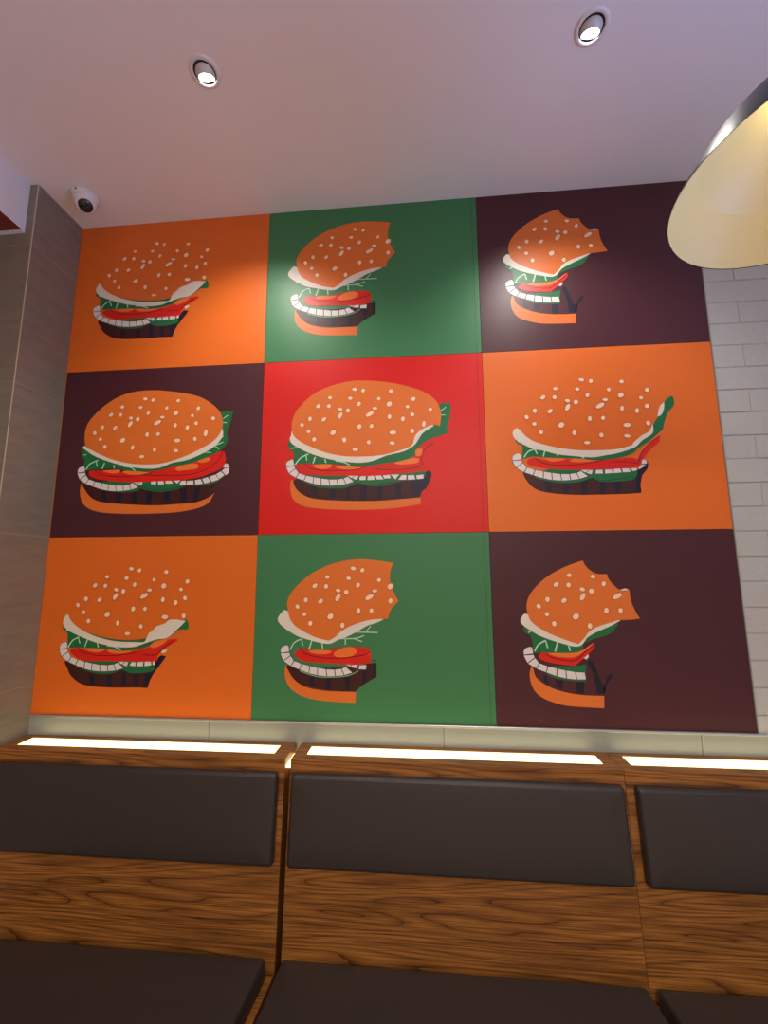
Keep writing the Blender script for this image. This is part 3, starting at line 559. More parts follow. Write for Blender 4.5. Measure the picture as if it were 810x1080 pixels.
   ('seed', 0, '210.6,313.1 208.8,317.7 204.5,320.4 199.4,320.2 195.4,317.2 194.1,312.5 195.9,307.9 200.2,305.2 205.3,305.4 209.3,308.4'),
   ('rim', 0, '321.3,312.8 321.9,321.5 316.8,330 307.8,335.1 298.5,334.7 292.4,329.1 291.8,320.4 296.9,311.8 305.9,306.8 315.2,307.2'),
   ('seed', 0, '317.8,314.8 318.3,321.4 314.4,327.8 307.6,331.7 300.5,331.4 295.9,327.1 295.4,320.5 299.4,314.1 306.1,310.2 313.2,310.5'),
   ('rim', 0, '237.6,348.3 235.1,355.7 229.4,360.1 222.8,359.9 217.6,355.1 216,347.6 218.4,340.2 224.1,335.7 230.8,336 235.9,340.8'),
   ('seed', 0, '234.9,348.2 233.1,353.8 228.8,357.1 223.7,357 219.8,353.3 218.6,347.6 220.4,342 224.7,338.7 229.8,338.9 233.7,342.5'),
   ('rim', 0, '365.7,355.3 363.1,363.3 357.5,368.1 350.9,367.8 345.9,362.7 344.4,354.6 347,346.5 352.6,341.7 359.2,342 364.2,347.1'),
   ('seed', 0, '363.1,355.2 361.2,361.2 356.9,364.9 351.9,364.7 348.1,360.8 347,354.6 348.9,348.6 353.2,344.9 358.2,345.1 362,349'),
  ],
 },
 'D': {
  'bun_top': [
   ('bun', 0, '127.2,349.1 117.8,295.9 126.9,247.8 157.6,205.1 203.5,162.8 264.9,126 342.5,105.7 430.9,103.7 509.8,113 588.3,128 647.1,147 696.6,177.9 731.7,212.7 747.8,251.3 747.8,289 732.6,321.3 705.9,348.5 660.4,375 605.5,401.3 550,421.1 494,435.3 437.1,440.3 360,436.3 281.2,420.1 210.5,394.5 158.9,369.2'),
  ],
  'sauce': [
   ('cream', 0, '127,347.2 145,378.3 191.7,403.4 262.5,429 332,446.8 409.8,458.2 476.5,456.2 532.1,436.4 606.8,422.7 680.2,391.4 725.4,361.2 753,317.3 730.4,279 638.5,322.9 353.8,360.9'),
  ],
  'lettuce': [
   ('green', 0, '122.9,346.1 109.3,367.7 114.2,396.5 128.5,411.1 126,434.7 143,456.9 196.7,455.4 264.7,452.5 323.7,463.4 382,469.5 458.4,468.7 505.3,460.7 561.3,449.2 617.2,438.7 681.6,417.4 736.4,393.1 767.6,364.4 775.3,332.1 769.5,308.5 781.7,271.4 793,213.2* 760,211.9 736.9,222.4 730.4,279 641.3,369.8 356.9,398.7 157.4,354.9'),
   ('vein', 3.8, '136,387.6 121.4,390'),
   ('vein', 5.3, '192.8,414.8 155.1,430.8 140,456.8'),
   ('vein', 4.6, '181,414.5 190.6,443'),
   ('vein', 5.3, '223.3,427 214.3,454.9'),
   ('vein', 4.6, '266.2,437.5 270.7,454.5'),
   ('vein', 4.6, '312.6,446.3 346.9,451.9 367.3,466.4'),
   ('vein', 3.8, '749.5,246.6 770.4,231.3'),
   ('vein', 3.8, '750.3,263.6 767.3,264.2'),
   ('vein', 3.8, '726.9,337 755.3,324.9'),
   ('vein', 3.8, '725.4,363.1 754.7,350'),
   ('vein', 3.8, '716.2,365.6 738.5,380.2'),
   ('vein', 3.8, '661.5,393.6 703.8,394.9'),
  ],
  'tomato': [
   ('red', 0, '154.4,473.1 177.6,459.6 363.1,473.7 505.2,458.8 681.4,412.8 750.2,389.8 766.8,406 769.4,438.3 754.1,465.3 704.2,486.9 649.3,503.8 556.2,513.5 461.9,514.9 366.7,516.4 269.9,510.5 191,497.4 162.5,485.5'),
   ('pulp', 0, '216.9,462.5 255.6,459.8 296.4,460.8 290.8,473.7 257,474.8'),
   ('pulp', 0, '307.9,470.5 333.4,463.6 391.6,469.8 435.2,477.4 402.3,484 344.6,482.5'),
   ('pulp', 0, '548,461.8 580.1,446.9 636.2,441.1 650.9,451.6 642.2,464.2 600.3,468.7 562.8,471.4'),
   ('pulp', 0, '644.9,430.2 681.6,417.4 700.4,417.9 696.5,431.6 664.2,439.1'),
   ('line', 2.3, '177.1,454.9 198.5,474.2 248.4,486.7 335.6,489.8 402.3,484 458.6,471.5'),
   ('line', 2.3, '402.4,485.8 507.5,491.2 611,489.2 684.5,468.1 729.4,437.2 751,405.5 753.1,391.7'),
  ],
  'cucumber': [
   ('green', 0, '173.8,520.3 234.6,546.7 312.9,560.4 379.4,555.3 397.6,543.8 426.9,553.6 493.7,561.4 558.8,551.9 604.6,536.5 669.9,538 734,524 762,494.7 649.8,513 395.3,516.2 269.8,508.6'),
   ('line', 1.9, '392,534.5 445.5,549.4 502.5,552.5 576.9,541.4'),
  ],
  'patty': [
   ('patty', 0, '129.7,519.3 153.1,557 189.9,585.5 249.3,600.4 355.4,609.7 469.4,615.4 562.9,611.8 646.2,606.1 691.2,586.3 720.4,528.2 558.2,542.8 406.7,539.4 272.3,536.5 162.6,506.1'),
   ('navy', 0, '215.5,549.1* 240,552.4* 249.1,598.6* 227.5,594.5*'),
   ('navy', 0, '285.7,557* 312.9,560.4* 316.8,605.3* 292.7,603.1*'),
   ('navy', 0, '360.8,561.4* 381.7,560* 385.7,608.4* 364.8,608.1*'),
   ('navy', 0, '425,553.6* 450.8,556.9* 452.2,611.5* 426.6,611*'),
   ('navy', 0, '502.9,558* 529.3,558.5* 531.1,611.2* 506.7,611.6*'),
   ('navy', 0, '572.9,552.2* 600.4,543.7* 607.3,607.2* 581.3,608.5*'),
   ('navy', 0, '637.8,544.5* 665.4,540.6* 655,599.1* 636.7,603.2*'),
   ('line', 3.1, '131.9,521.2 155.2,558.9 192,587.4 249.4,602.2 355.5,611.5 469.6,617.3 563,613.6 646.3,607.9 693.2,588.2 727.2,569.1'),
  ],
  'bun_bottom': [
   ('bun', 0, '124.5,516.4 120.3,551.7 134.9,598.2 169.9,628.3 234.3,645.8 349.6,653.2 472.3,653.4 565.4,649.5 648,636.6 702,613.5 729,569.1* 700.7,591 646.3,607.9 563,613.6 469.4,615.4 355.5,611.5 249.4,602.2 189.9,585.5 153.1,557 129.7,519.3'),
  ],
  'onion_slice': [
   ('onion', 0, '125.6,439.6* 132.9,444.3* 134.8,464.2* 101.2,468.7* 102.6,453.9 110.9,445'),
   ('onion', 0, '101,472* 113.1,497.8* 139.5,478.2* 136,468.8*'),
   ('onion', 0, '115.1,500.1* 142.9,517* 154.5,498.1* 141.5,480.5*'),
   ('onion', 0, '145.7,518.4* 176.5,530.2* 185,509.4* 157.3,499.5*'),
   ('onion', 0, '179.5,531.3* 214.6,543.5* 217.2,516.9* 188,510.5*'),
   ('onion', 0, '217.6,544.4* 248.7,551.1* 248.2,523.2* 220.2,517.8*'),
   ('onion', 0, '251.8,551.6* 285.3,554.4* 281.9,528.6* 251.3,523.7*'),
   ('onion', 0, '288.4,554.4* 319.1,553.1* 315.7,529.6* 284.9,528.7*'),
   ('onion', 0, '322.1,552.9* 353.2,549.6* 342,526.4* 318.8,529.4*'),
   ('onion', 0, '356.1,549* 385.9,539.6* 360.9,519.2* 345,525.8*'),
   ('onion', 0, '361,514.7* 394.6,514.7* 377.2,524.8*'),
   ('onion', 0, '394.6,515.5* 406,516.7* 400.4,532.9* 380.7,526.7*'),
   ('onion', 0, '442.7,512.7* 466.3,510.9* 467.6,528.4* 442.3,526.4*'),
   ('onion', 0, '471.1,511* 497.1,510.7* 503,527.8* 477.2,530.4*'),
   ('onion', 0, '504.2,510.9* 530.1,510.1* 543,526.4* 510,526.6*'),
   ('onion', 0, '534.7,508.9* 577,508* 561.8,526.9*'),
   ('onion', 0, '579.8,514.5* 598.6,514.9* 599.7,533.2* 570.1,530.7*'),
   ('onion', 0, '603.4,516.4* 631.3,514.8* 633.8,533.1* 602.1,533.3*'),
   ('onion', 0, '638.3,514* 663.7,510.1* 674.1,530.4* 641.8,533.3*'),
   ('onion', 0, '670.6,508.9* 695.7,501.7* 708.5,523.4* 681.1,529.6*'),
   ('onion', 0, '701.7,500.5* 727.7,492* 745,513.8* 713.2,523.5*'),
   ('onion', 0, '730.8,490.8* 750.1,478.9* 768.1,495.3* 744.8,510.7*'),
   ('onion', 0, '754.6,476.8* 770.2,464.4* 787.9,466.2* 787.4,484.4* 774.1,496.4*'),
   ('onion', 0, '760.9,462.3* 764.7,447.3* 776.2,444.4* 787.4,457.1* 787.7,463*'),
  ],
  'sesame_seeds': [
   ('rim', 0, '401.6,145.5 397.7,150.3 390.1,152 381.7,150 375.6,145 374.3,138.9 378.1,134.1 385.7,132.4 394.2,134.4 400.2,139.4'),
   ('seed', 0, '398.3,144.7 395.3,148.3 389.6,149.6 383.2,148.1 378.6,144.3 377.6,139.7 380.5,136 386.3,134.8 392.7,136.3 397.3,140.1'),
   ('rim', 0, '432.5,141.3 434.7,147.4 432.9,154.2 427.8,159.2 421.4,160.3 416.1,157.3 414,151.1 415.8,144.3 420.8,139.3 427.2,138.2'),
   ('seed', 0, '430.5,143.2 432.2,147.8 430.8,153 426.9,156.8 422.1,157.6 418.1,155.3 416.5,150.7 417.8,145.5 421.7,141.7 426.5,140.9'),
   ('rim', 0, '553.3,156.9 550.5,163 544.4,166.6 537.2,166.3 531.7,162.2 529.9,155.9 532.6,149.8 538.8,146.2 546,146.5 551.6,150.6'),
   ('seed', 0, '550.5,156.8 548.4,161.4 543.7,164.1 538.3,163.9 534.1,160.8 532.7,156 534.8,151.4 539.5,148.7 544.9,148.9 549.1,152'),
   ('rim', 0, '295.6,175.8 293,181.3 286.8,184.4 279.4,184.1 273.6,180.4 271.6,174.7 274.2,169.3 280.4,166.1 287.8,166.4 293.6,170.1'),
   ('seed', 0, '292.7,175.7 290.7,179.8 286,182.2 280.4,182 276,179.2 274.5,174.9 276.5,170.7 281.2,168.3 286.8,168.6 291.2,171.4'),
   ('rim', 0, '381.5,182.5 378.4,187.7 372.1,190.2 364.8,189.2 359.4,185 358,179.2 361,174 367.4,171.4 374.7,172.5 380.1,176.7'),
   ('seed', 0, '378.6,182.1 376.3,186 371.5,188 366,187.2 361.9,184 360.8,179.6 363.1,175.7 368,173.7 373.5,174.5 377.6,177.7'),
   ('rim', 0, '496.8,195.7 491.3,198.4 485.6,197.1 481.7,192.3 481.3,185.9 484.4,180.2 489.9,177.5 495.7,178.7 499.5,183.5 500,190'),
   ('seed', 0, '495.3,193.8 491.2,195.8 486.8,194.9 483.9,191.3 483.5,186.4 485.9,182.1 490.1,180 494.5,181 497.4,184.6 497.7,189.5'),
   ('rim', 0, '639.8,205.4 632.8,206.9 626.7,204 624,197.6 625.7,190.3 631.1,184.9 638.1,183.4 644.1,186.3 646.8,192.7 645.1,200'),
   ('seed', 0, '638.7,202.9 633.4,204.1 628.8,201.8 626.8,197 628.1,191.5 632.1,187.4 637.5,186.2 642,188.5 644,193.3 642.8,198.8'),
   ('rim', 0, '245.7,201.6 246.4,208.4 242.2,215.8 234.7,221 226.8,221.9 221.4,218.2 220.7,211.4 224.9,204 232.4,198.8 240.3,197.9'),
   ('seed', 0, '242.7,203.6 243.3,208.8 240.1,214.4 234.4,218.3 228.4,219 224.4,216.2 223.8,211 227,205.4 232.7,201.5 238.7,200.8'),
   ('rim', 0, '283.3,200.9 288.3,205.6 289.8,212.7 287.1,219.4 281.3,223.2 274.6,222.7 269.5,218 268.1,211 270.8,204.2 276.6,200.4'),
   ('seed', 0, '282.3,203.6 286.1,207.1 287.1,212.5 285.1,217.6 280.7,220.5 275.6,220.1 271.8,216.5 270.7,211.2 272.8,206.1 277.2,203.1'),
   ('rim', 0, '412,195.5 416.3,200.1 417.1,207.5 414,214.9 408.4,219.4 402.3,219.3 398,214.7 397.3,207.3 400.3,200 405.9,195.4'),
   ('seed', 0, '410.9,198.4 414.1,201.9 414.7,207.5 412.4,213.1 408.1,216.5 403.5,216.5 400.2,213 399.7,207.4 402,201.8 406.2,198.3'),
   ('rim', 0, '548.6,206.6 548.5,215.3 543.1,223.1 534.5,227 525.9,225.5 520.7,219.2 520.8,210.4 526.2,202.6 534.8,198.7 543.4,200.2'),
   ('seed', 0, '545.2,208.1 545.2,214.7 541.1,220.6 534.5,223.6 528,222.4 524.1,217.6 524.2,211 528.3,205.1 534.8,202.1 541.3,203.3'),
   ('rim', 0, '340.4,232.3 336.4,236.7 329.2,237.9 321.7,235.4 316.5,230 315.8,224 319.8,219.5 327,218.3 334.6,220.9 339.7,226.2'),
   ('seed', 0, '337.4,231.3 334.4,234.7 329,235.5 323.2,233.6 319.3,229.6 318.8,225 321.8,221.6 327.3,220.7 333,222.6 336.9,226.7'),
   ('rim', 0, '372.2,235.3 369.5,242.7 363.3,247.1 356,246.8 350.4,241.9 348.6,234.3 351.3,226.8 357.6,222.4 364.9,222.7 370.5,227.6'),
   ('seed', 0, '369.4,235.2 367.3,240.8 362.6,244.1 357,243.9 352.8,240.2 351.5,234.4 353.5,228.8 358.3,225.4 363.8,225.6 368.1,229.4'),
   ('rim', 0, '487.5,230.3 484.5,235 477.4,237.6 468.9,237.3 462.2,234 459.9,229.1 462.9,224.5 470,221.8 478.6,222.2 485.3,225.4'),
   ('seed', 0, '484.2,230.2 481.9,233.7 476.5,235.7 470,235.4 465,233 463.2,229.3 465.5,225.7 470.9,223.7 477.4,224 482.5,226.5'),
   ('rim', 0, '619.8,231.9 615.9,236 609.8,237 603.9,234.3 600.5,229 600.8,223.1 604.7,218.9 610.8,218 616.7,220.7 620.1,226'),
   ('seed', 0, '617.5,230.8 614.5,234 609.9,234.7 605.5,232.6 602.9,228.6 603.1,224.2 606.1,221 610.7,220.3 615.1,222.3 617.7,226.4'),
   ('rim', 0, '338.1,237.8 341.2,244.8 339.1,256 332.3,267 323.7,273.6 316.3,273.4 313.1,266.3 315.3,255.2 322,244.2 330.7,237.5'),
   ('seed', 0, '335.4,242.1 337.8,247.5 336.2,255.9 331.1,264.2 324.5,269.2 319,269.1 316.5,263.7 318.2,255.3 323.3,247 329.9,241.9'),
   ('rim', 0, '474.1,242.4 472.4,250.7 463.2,260 449.9,266.9 437.6,268.7 431,264.7 432.6,256.4 441.8,247.1 455.2,240.2 467.5,238.4'),
   ('seed', 0, '468.9,245.1 467.6,251.4 460.6,258.4 450.6,263.7 441.2,265 436.2,262 437.5,255.7 444.4,248.6 454.5,243.4 463.9,242.1'),
   ('rim', 0, '545.6,268.6 542.9,276.7 537.2,281.5 530.7,281.2 525.9,276 524.5,267.8 527.2,259.8 532.8,255 539.4,255.2 544.2,260.5'),
   ('seed', 0, '543,268.5 541,274.6 536.7,278.3 531.8,278.1 528.1,274.1 527.1,267.9 529.1,261.8 533.4,258.2 538.3,258.4 542,262.3'),
   ('rim', 0, '601.1,280.4 598.5,288.4 592.8,293.2 586.3,292.9 581.5,287.8 580.2,279.6 582.9,271.6 588.6,266.8 595,267.1 599.8,272.3'),
   ('seed', 0, '598.6,280.3 596.6,286.4 592.3,290 587.4,289.8 583.8,285.9 582.8,279.7 584.8,273.6 589.1,270 594,270.2 597.6,274.1'),
   ('rim', 0, '638.9,269.1 633.5,273.5 626.6,273.7 620.8,269.6 618.3,262.7 620.1,255.7 625.5,251.2 632.4,251.1 638.2,255.2 640.7,262.1'),
   ('seed', 0, '636.6,267.5 632.6,270.8 627.3,271 622.9,267.8 621.1,262.6 622.4,257.3 626.5,253.9 631.7,253.8 636.1,257 638,262.2'),
   ('rim', 0, '209.1,266 206.6,273.5 200.9,278 194.2,277.7 188.9,272.8 187.3,265.2 189.7,257.7 195.5,253.2 202.2,253.5 207.4,258.4'),
   ('seed', 0, '206.4,265.9 204.6,271.6 200.2,275 195.1,274.8 191.2,271.1 189.9,265.3 191.8,259.6 196.1,256.2 201.2,256.4 205.2,260.1'),
   ('rim', 0, '270.3,261.5 271,268.2 266.8,275.5 259.3,280.6 251.5,281.6 246.2,278 245.5,271.2 249.6,263.9 257.1,258.8 265,257.8'),
   ('seed', 0, '267.3,263.5 267.9,268.6 264.7,274.1 259.1,278 253.1,278.7 249.1,276 248.6,270.8 251.7,265.3 257.4,261.4 263.3,260.7'),
   ('rim', 0, '172.6,300.4 166.7,302.8 160,300.7 155.1,294.9 153.7,287.6 156.5,281.5 162.3,279.1 169,281.2 174,287 175.3,294.3'),
   ('seed', 0, '170.6,298.1 166.2,299.9 161.1,298.3 157.4,293.9 156.3,288.4 158.4,283.8 162.9,282 167.9,283.6 171.7,288 172.7,293.5'),
   ('rim', 0, '419.8,306.7 417.2,314.7 411.5,319.5 404.9,319.3 400,314.1 398.5,305.9 401.1,297.8 406.8,293 413.4,293.2 418.3,298.5'),
   ('seed', 0, '417.2,306.6 415.2,312.6 410.9,316.3 406,316.1 402.2,312.2 401.1,306 403.1,299.9 407.4,296.2 412.4,296.4 416.1,300.3'),
   ('rim', 0, '468.1,297.7 470.6,304.1 469,311.1 464,315.9 457.5,316.8 451.9,313.4 449.4,306.9 450.9,300 455.9,295.1 462.5,294.2'),
   ('seed', 0, '466.1,299.6 468,304.5 466.8,309.7 463,313.4 458.1,314.1 453.8,311.5 452,306.6 453.1,301.3 456.9,297.6 461.9,297'),
   ('rim', 0, '204.5,320.7 202.1,326.8 196.4,330.4 189.7,330.1 184.5,326.1 182.7,319.9 185.1,313.9 190.8,310.2 197.5,310.5 202.7,314.5'),
   ('seed', 0, '201.8,320.6 200,325.2 195.7,327.9 190.7,327.7 186.7,324.7 185.4,320 187.2,315.4 191.5,312.7 196.5,312.9 200.5,315.9'),
   ('rim', 0, '312.6,320.3 313.2,329 308,337.5 299.1,342.6 289.8,342.2 283.6,336.6 283,327.9 288.2,319.3 297.2,314.3 306.5,314.7'),
   ('seed', 0, '309.1,322.3 309.5,328.9 305.6,335.3 298.8,339.2 291.8,338.9 287.1,334.6 286.7,328 290.6,321.6 297.4,317.7 304.5,318'),
   ('rim', 0, '567.4,338.1 563.2,344.6 553.5,348.4 541.9,348 532.8,343.6 529.7,336.7 533.9,330.2 543.6,326.4 555.3,326.8 564.3,331.3'),
   ('seed', 0, '562.8,337.9 559.7,342.9 552.3,345.8 543.5,345.4 536.6,342.1 534.3,336.9 537.4,331.9 544.8,329.1 553.6,329.4 560.5,332.8'),
   ('rim', 0, '633.3,344.5 626.7,345.3 620.7,341.3 617.5,333.9 618.3,325.9 622.9,320.5 629.5,319.6 635.5,323.7 638.7,331.1 637.8,339.1'),
   ('seed', 0, '632,341.6 627,342.2 622.5,339.2 620,333.5 620.7,327.5 624.2,323.4 629.1,322.8 633.7,325.9 636.1,331.5 635.5,337.5'),
   ('rim', 0, '228.8,355.8 226.3,363.2 220.7,367.6 214,367.4 208.9,362.6 207.2,355.1 209.7,347.7 215.3,343.2 222,343.5 227.2,348.3'),
   ('seed', 0, '226.2,355.7 224.3,361.3 220,364.6 215,364.5 211.1,360.8 209.8,355.1 211.7,349.5 216,346.2 221.1,346.4 225,350'),
   ('rim', 0, '357,362.8 354.4,370.8 348.7,375.6 342.2,375.3 337.2,370.2 335.6,362.1 338.2,354 343.9,349.2 350.5,349.5 355.5,354.6'),
   ('seed', 0, '354.4,362.7 352.4,368.7 348.2,372.4 343.2,372.2 339.4,368.3 338.2,362.1 340.2,356.1 344.5,352.4 349.5,352.6 353.2,356.5'),
   ('rim', 0, '457.9,370 459,377.5 456.1,384.2 450.2,387.5 443.6,386.2 438.8,380.8 437.7,373.3 440.7,366.6 446.6,363.2 453.2,364.6'),
   ('seed', 0, '455.6,371.3 456.4,377 454.2,382.1 449.7,384.6 444.7,383.6 441.1,379.5 440.3,373.8 442.5,368.7 447,366.2 452,367.2'),
   ('rim', 0, '408.4,405.1 405,410.3 396.9,413.4 387.1,413 379.4,409.5 376.7,404.1 380.1,398.8 388.3,395.8 398.1,396.1 405.8,399.7'),
   ('seed', 0, '404.6,405 402,408.9 395.9,411.2 388.4,411 382.6,408.3 380.6,404.2 383.2,400.2 389.3,397.9 396.8,398.2 402.6,400.9'),
   ('rim', 0, '560.8,385.5 556.7,390.1 548.3,391.5 538.9,389.4 532.2,384.5 530.5,378.6 534.7,374.1 543.1,372.6 552.4,374.7 559.2,379.7'),
   ('seed', 0, '557.2,384.7 554,388.1 547.7,389.2 540.6,387.6 535.4,383.9 534.2,379.5 537.4,376 543.7,374.9 550.8,376.5 555.9,380.3'),
   ('rim', 0, '680,285.7 685.6,291.7 687.3,303.7 684.4,316.9 678.1,326.4 670.8,328.6 665.2,322.6 663.5,310.7 666.3,297.4 672.6,287.9'),
   ('seed', 0, '678.8,290.9 683.1,295.5 684.4,304.5 682.2,314.5 677.5,321.7 671.9,323.4 667.6,318.8 666.3,309.8 668.5,299.8 673.3,292.6'),
   ('rim', 0, '717.4,243.5 715.4,250 709.3,253.9 701.6,253.6 695.1,249.3 692.4,242.6 694.4,236 700.4,232.1 708.2,232.4 714.7,236.8'),
   ('seed', 0, '714.4,243.4 712.8,248.3 708.3,251.3 702.4,251.1 697.5,247.8 695.4,242.7 696.9,237.7 701.5,234.8 707.4,235 712.3,238.3'),
  ],
 },
 'E': {
  'bun_top': [
   ('bun', 0, '136.7,327.6 129.9,288.3 139.3,244.5 167.2,201.1 219.3,153.6 286.2,121.6 372.2,102.5 457.8,102.5 542.6,114.3 617.1,133.4 681.6,158.7 726.9,189.8 749,224.4 758.1,263.1 751.5,312.3* 733.5,306 706.2,310.7 674.1,326.7 651,349.6 641.4,382.3* 627.5,396 577.2,413.3 522.3,425.8 457.9,431.4 365.2,428.8 280.8,411.1 214.3,383.3 166.2,357.6'),
  ],
  'sauce': [
   ('cream', 0, '129.1,332.2 123.8,346.6 137.8,371.2 205.3,408.9 271.8,432.7 346.8,449.1 421,457.7 476.3,450.8 531.4,430.7 604.6,414.1 645.8,390 664.4,364.2 683,338.4 726.2,311.4* 688.6,279.6 550.5,322.4 364.7,364 155.4,308.8'),
  ],
  'lettuce': [
   ('green', 0, '129.4,341.9 116.6,365.7 121.1,390 143.5,407 141.5,438.6 149.6,457.9 196.8,454.4 234.6,457.3 300.3,459.1 384.1,468.9 448.7,472.5 522.1,463.3 585.9,455.7 645.1,436.8 651.8,410.8 686.8,379.1 723.3,361.4 782.4,341.8 780.2,320.9 793.1,274 799.2,214.9* 758.4,213.3* 735.1,233.5 642.9,277.9 364.7,364 155.9,328.2'),
   ('vein', 4.0, '152.5,384.2 128.7,388.3'),
   ('vein', 5.6, '205.4,414.6 172.6,429.9 149.6,457.9'),
   ('vein', 4.8, '194.1,413.3 198.5,443'),
   ('vein', 5.6, '234,426.9 225.1,455.2'),
   ('vein', 4.8, '274.7,437.6 279.6,453.8'),
   ('vein', 4.8, '318.8,446.4 356.1,454 379.4,466.9'),
   ('vein', 3.2, '754.8,248.7 778.8,231.4'),
   ('vein', 3.2, '754.4,264.9 775.3,265.7'),
  ],
  'tomato': [
   ('red', 0, '151.7,467.5 173.2,453.8 272.2,461.2 457.9,470.9 640.8,419.9 651.9,406.2 722.9,383* 681.6,416.4 676,476.7 639.8,492.4 549.1,510.5 457.9,513.8 365.9,510.6 272.9,508.4 188.3,496.8 159.7,481.9'),
   ('pulp', 0, '225.3,462.8 272.2,458.4 305,462.1 295.8,476 263.1,479.9 239.6,474.5'),
   ('pulp', 0, '317.2,469 356.3,470.1 430.3,479.5 393.4,486.1 342.5,481.9'),
   ('pulp', 0, '563.1,462.5 604.1,451.5 640.5,443.2 663,448.5 660.1,462.4 631.1,468.1 585.8,468.7'),
   ('pulp', 0, '651.8,410.8 677.3,406.9 676.8,432.2 651.5,434.2'),
   ('line', 2.4, '189.3,454.2 211.4,473.8 263.3,486.5 347.2,488.6 411.9,483.7 456.1,470.9'),
   ('line', 2.4, '485.4,485.6 567.4,492.4 639.9,485 676.1,474.9 673.8,448.8 684.4,411.8 722.9,383'),
  ],
  'cucumber': [
   ('green', 0, '165.2,515.1 227,549.4 301.6,562.3 366.3,560 412.1,544.3 457.9,554.6 521.6,556 589.6,537.3 675.1,532 684.6,500.1 603.5,507.2 457.9,503.6 272.9,508.4 179,501.3'),
   ('line', 2.0, '398.3,539.4 439.7,549.6 494.4,550.8 567,538.7'),
  ],
  'patty': [
   ('patty', 0, '143.8,526.9 156.8,557.2 190.3,586 237.3,600.8 320.7,608.9 458,614.4 566.4,610.1 666.7,603* 674.2,582.2 692.3,569 697.2,546.3 710.9,528.3 713.1,505.4 693.6,497.5 675.2,527.4 585.2,534.5 402.9,534.8 273.3,531.8 179.3,515.5'),
   ('navy', 0, '217.6,549.2* 241,552.5* 246.5,599.2* 226,595.1*'),
   ('navy', 0, '294.1,555.6* 320.1,559* 320.7,606.2* 297.6,604.8*'),
   ('navy', 0, '366.3,560* 382.8,558.5* 383.1,608.3* 366.6,608*'),
   ('navy', 0, '425.9,553.9* 450.6,556.3* 448.9,611.4* 423.4,610.9*'),
   ('navy', 0, '494.4,555.4* 514.4,555.9* 512.3,610.8* 492.4,610.5*'),
   ('navy', 0, '565.1,552.4* 589.5,546.5* 591.6,606* 568.3,607.4*'),
   ('navy', 0, '630.1,542* 675.1,532* 689,504.8* 711.4,505.3 709,532.8* 692.3,569* 674.2,582.2* 666.8,601.2* 638.2,602.4*'),
   ('line', 3.2, '143.8,526.9 156.9,559.1 192.2,587.9 237.3,602.7 320.7,610.8 458,616.2 566.4,611.9 666.7,604.8'),
  ],
  'bun_bottom': [
   ('bun', 0, '132.5,526.6 131.6,566.1 143.9,603.6 182,632.2 247.3,644.4 348.7,651.7 458,652.7 566.1,648.2 668.9,633.8* 667.6,604.8* 566.4,610.1 458,614.4 320.7,608.9 237.2,598.1 185.4,576.5 151.9,547.7 143.8,526.9'),
  ],
  'onion_slice': [
   ('onion', 0, '135.6,435.8* 142.9,440.5* 144.8,460.5* 111.2,465* 112.6,450.1 120.9,441.3'),
   ('onion', 0, '111,468.2* 123.1,494* 149.5,474.5* 146,465.1*'),
   ('onion', 0, '125.1,496.3* 152.9,513.3* 164.5,494.3* 151.5,476.8*'),
   ('onion', 0, '155.7,514.7* 186.5,526.4* 195,505.7* 167.3,495.7*'),
   ('onion', 0, '189.5,527.5* 224.6,539.8* 227.2,513.2* 198,506.7*'),
   ('onion', 0, '227.6,540.6* 258.7,547.4* 258.2,519.5* 230.2,514*'),
   ('onion', 0, '261.8,547.8* 295.3,550.6* 291.9,524.9* 261.3,519.9*'),
   ('onion', 0, '298.4,550.7* 329.1,549.4* 325.7,525.9* 294.9,525*'),
   ('onion', 0, '332.1,549.1* 363.2,545.8* 352,522.6* 328.8,525.7*'),
   ('onion', 0, '366.1,545.2* 395.9,535.9* 370.9,515.4* 355,522*'),
   ('onion', 0, '371,511* 404.6,510.9* 387.2,521.1*'),
   ('onion', 0, '404.6,511.8* 416,512.9* 410.4,529.1* 390.7,522.9*'),
   ('onion', 0, '428.2,514.1* 446.6,514.6* 445.2,530.7* 419.6,530.1* 421,516.4*'),
   ('onion', 0, '454.8,514.8* 478.9,511.9* 483.7,530.1* 452.4,530.9*'),
   ('onion', 0, '486.1,512.1* 507.7,511.2* 519.6,529.5* 490.9,528.8*'),
   ('onion', 0, '514.9,510.4* 543.7,509.6* 549.3,525.4* 522,526.2*'),
   ('onion', 0, '547.5,510.7* 584.2,510.6* 567.4,530.7*'),
   ('onion', 0, '593.7,513.3* 612.7,513.8* 611,533.1* 579.2,532.4*'),
   ('onion', 0, '617.4,515.4* 643.5,514.5* 648,532.6* 617.2,533.3*'),
   ('onion', 0, '650.6,516.2* 681.3,513.1* 681,530* 655.1,531.8*'),
  ],
  'sesame_seeds': [
   ('rim', 0, '411.6,141.8 407.7,146.6 400.1,148.3 391.7,146.2 385.6,141.2 384.3,135.1 388.1,130.3 395.7,128.6 404.2,130.7 410.2,135.7'),
   ('seed', 0, '408.3,141 405.3,144.6 399.6,145.9 393.2,144.3 388.6,140.5 387.6,135.9 390.5,132.3 396.3,131 402.7,132.6 407.3,136.4'),
   ('rim', 0, '442.5,137.5 444.7,143.6 442.9,150.5 437.8,155.4 431.4,156.6 426.1,153.5 424,147.4 425.8,140.5 430.8,135.6 437.2,134.4'),
   ('seed', 0, '440.5,139.5 442.2,144.1 440.8,149.3 436.9,153 432.1,153.9 428.1,151.6 426.5,146.9 427.8,141.7 431.7,138 436.5,137.1'),
   ('rim', 0, '563.3,153.2 560.5,159.3 554.4,162.8 547.2,162.5 541.7,158.4 539.9,152.1 542.6,146 548.8,142.5 556,142.8 561.6,146.9'),
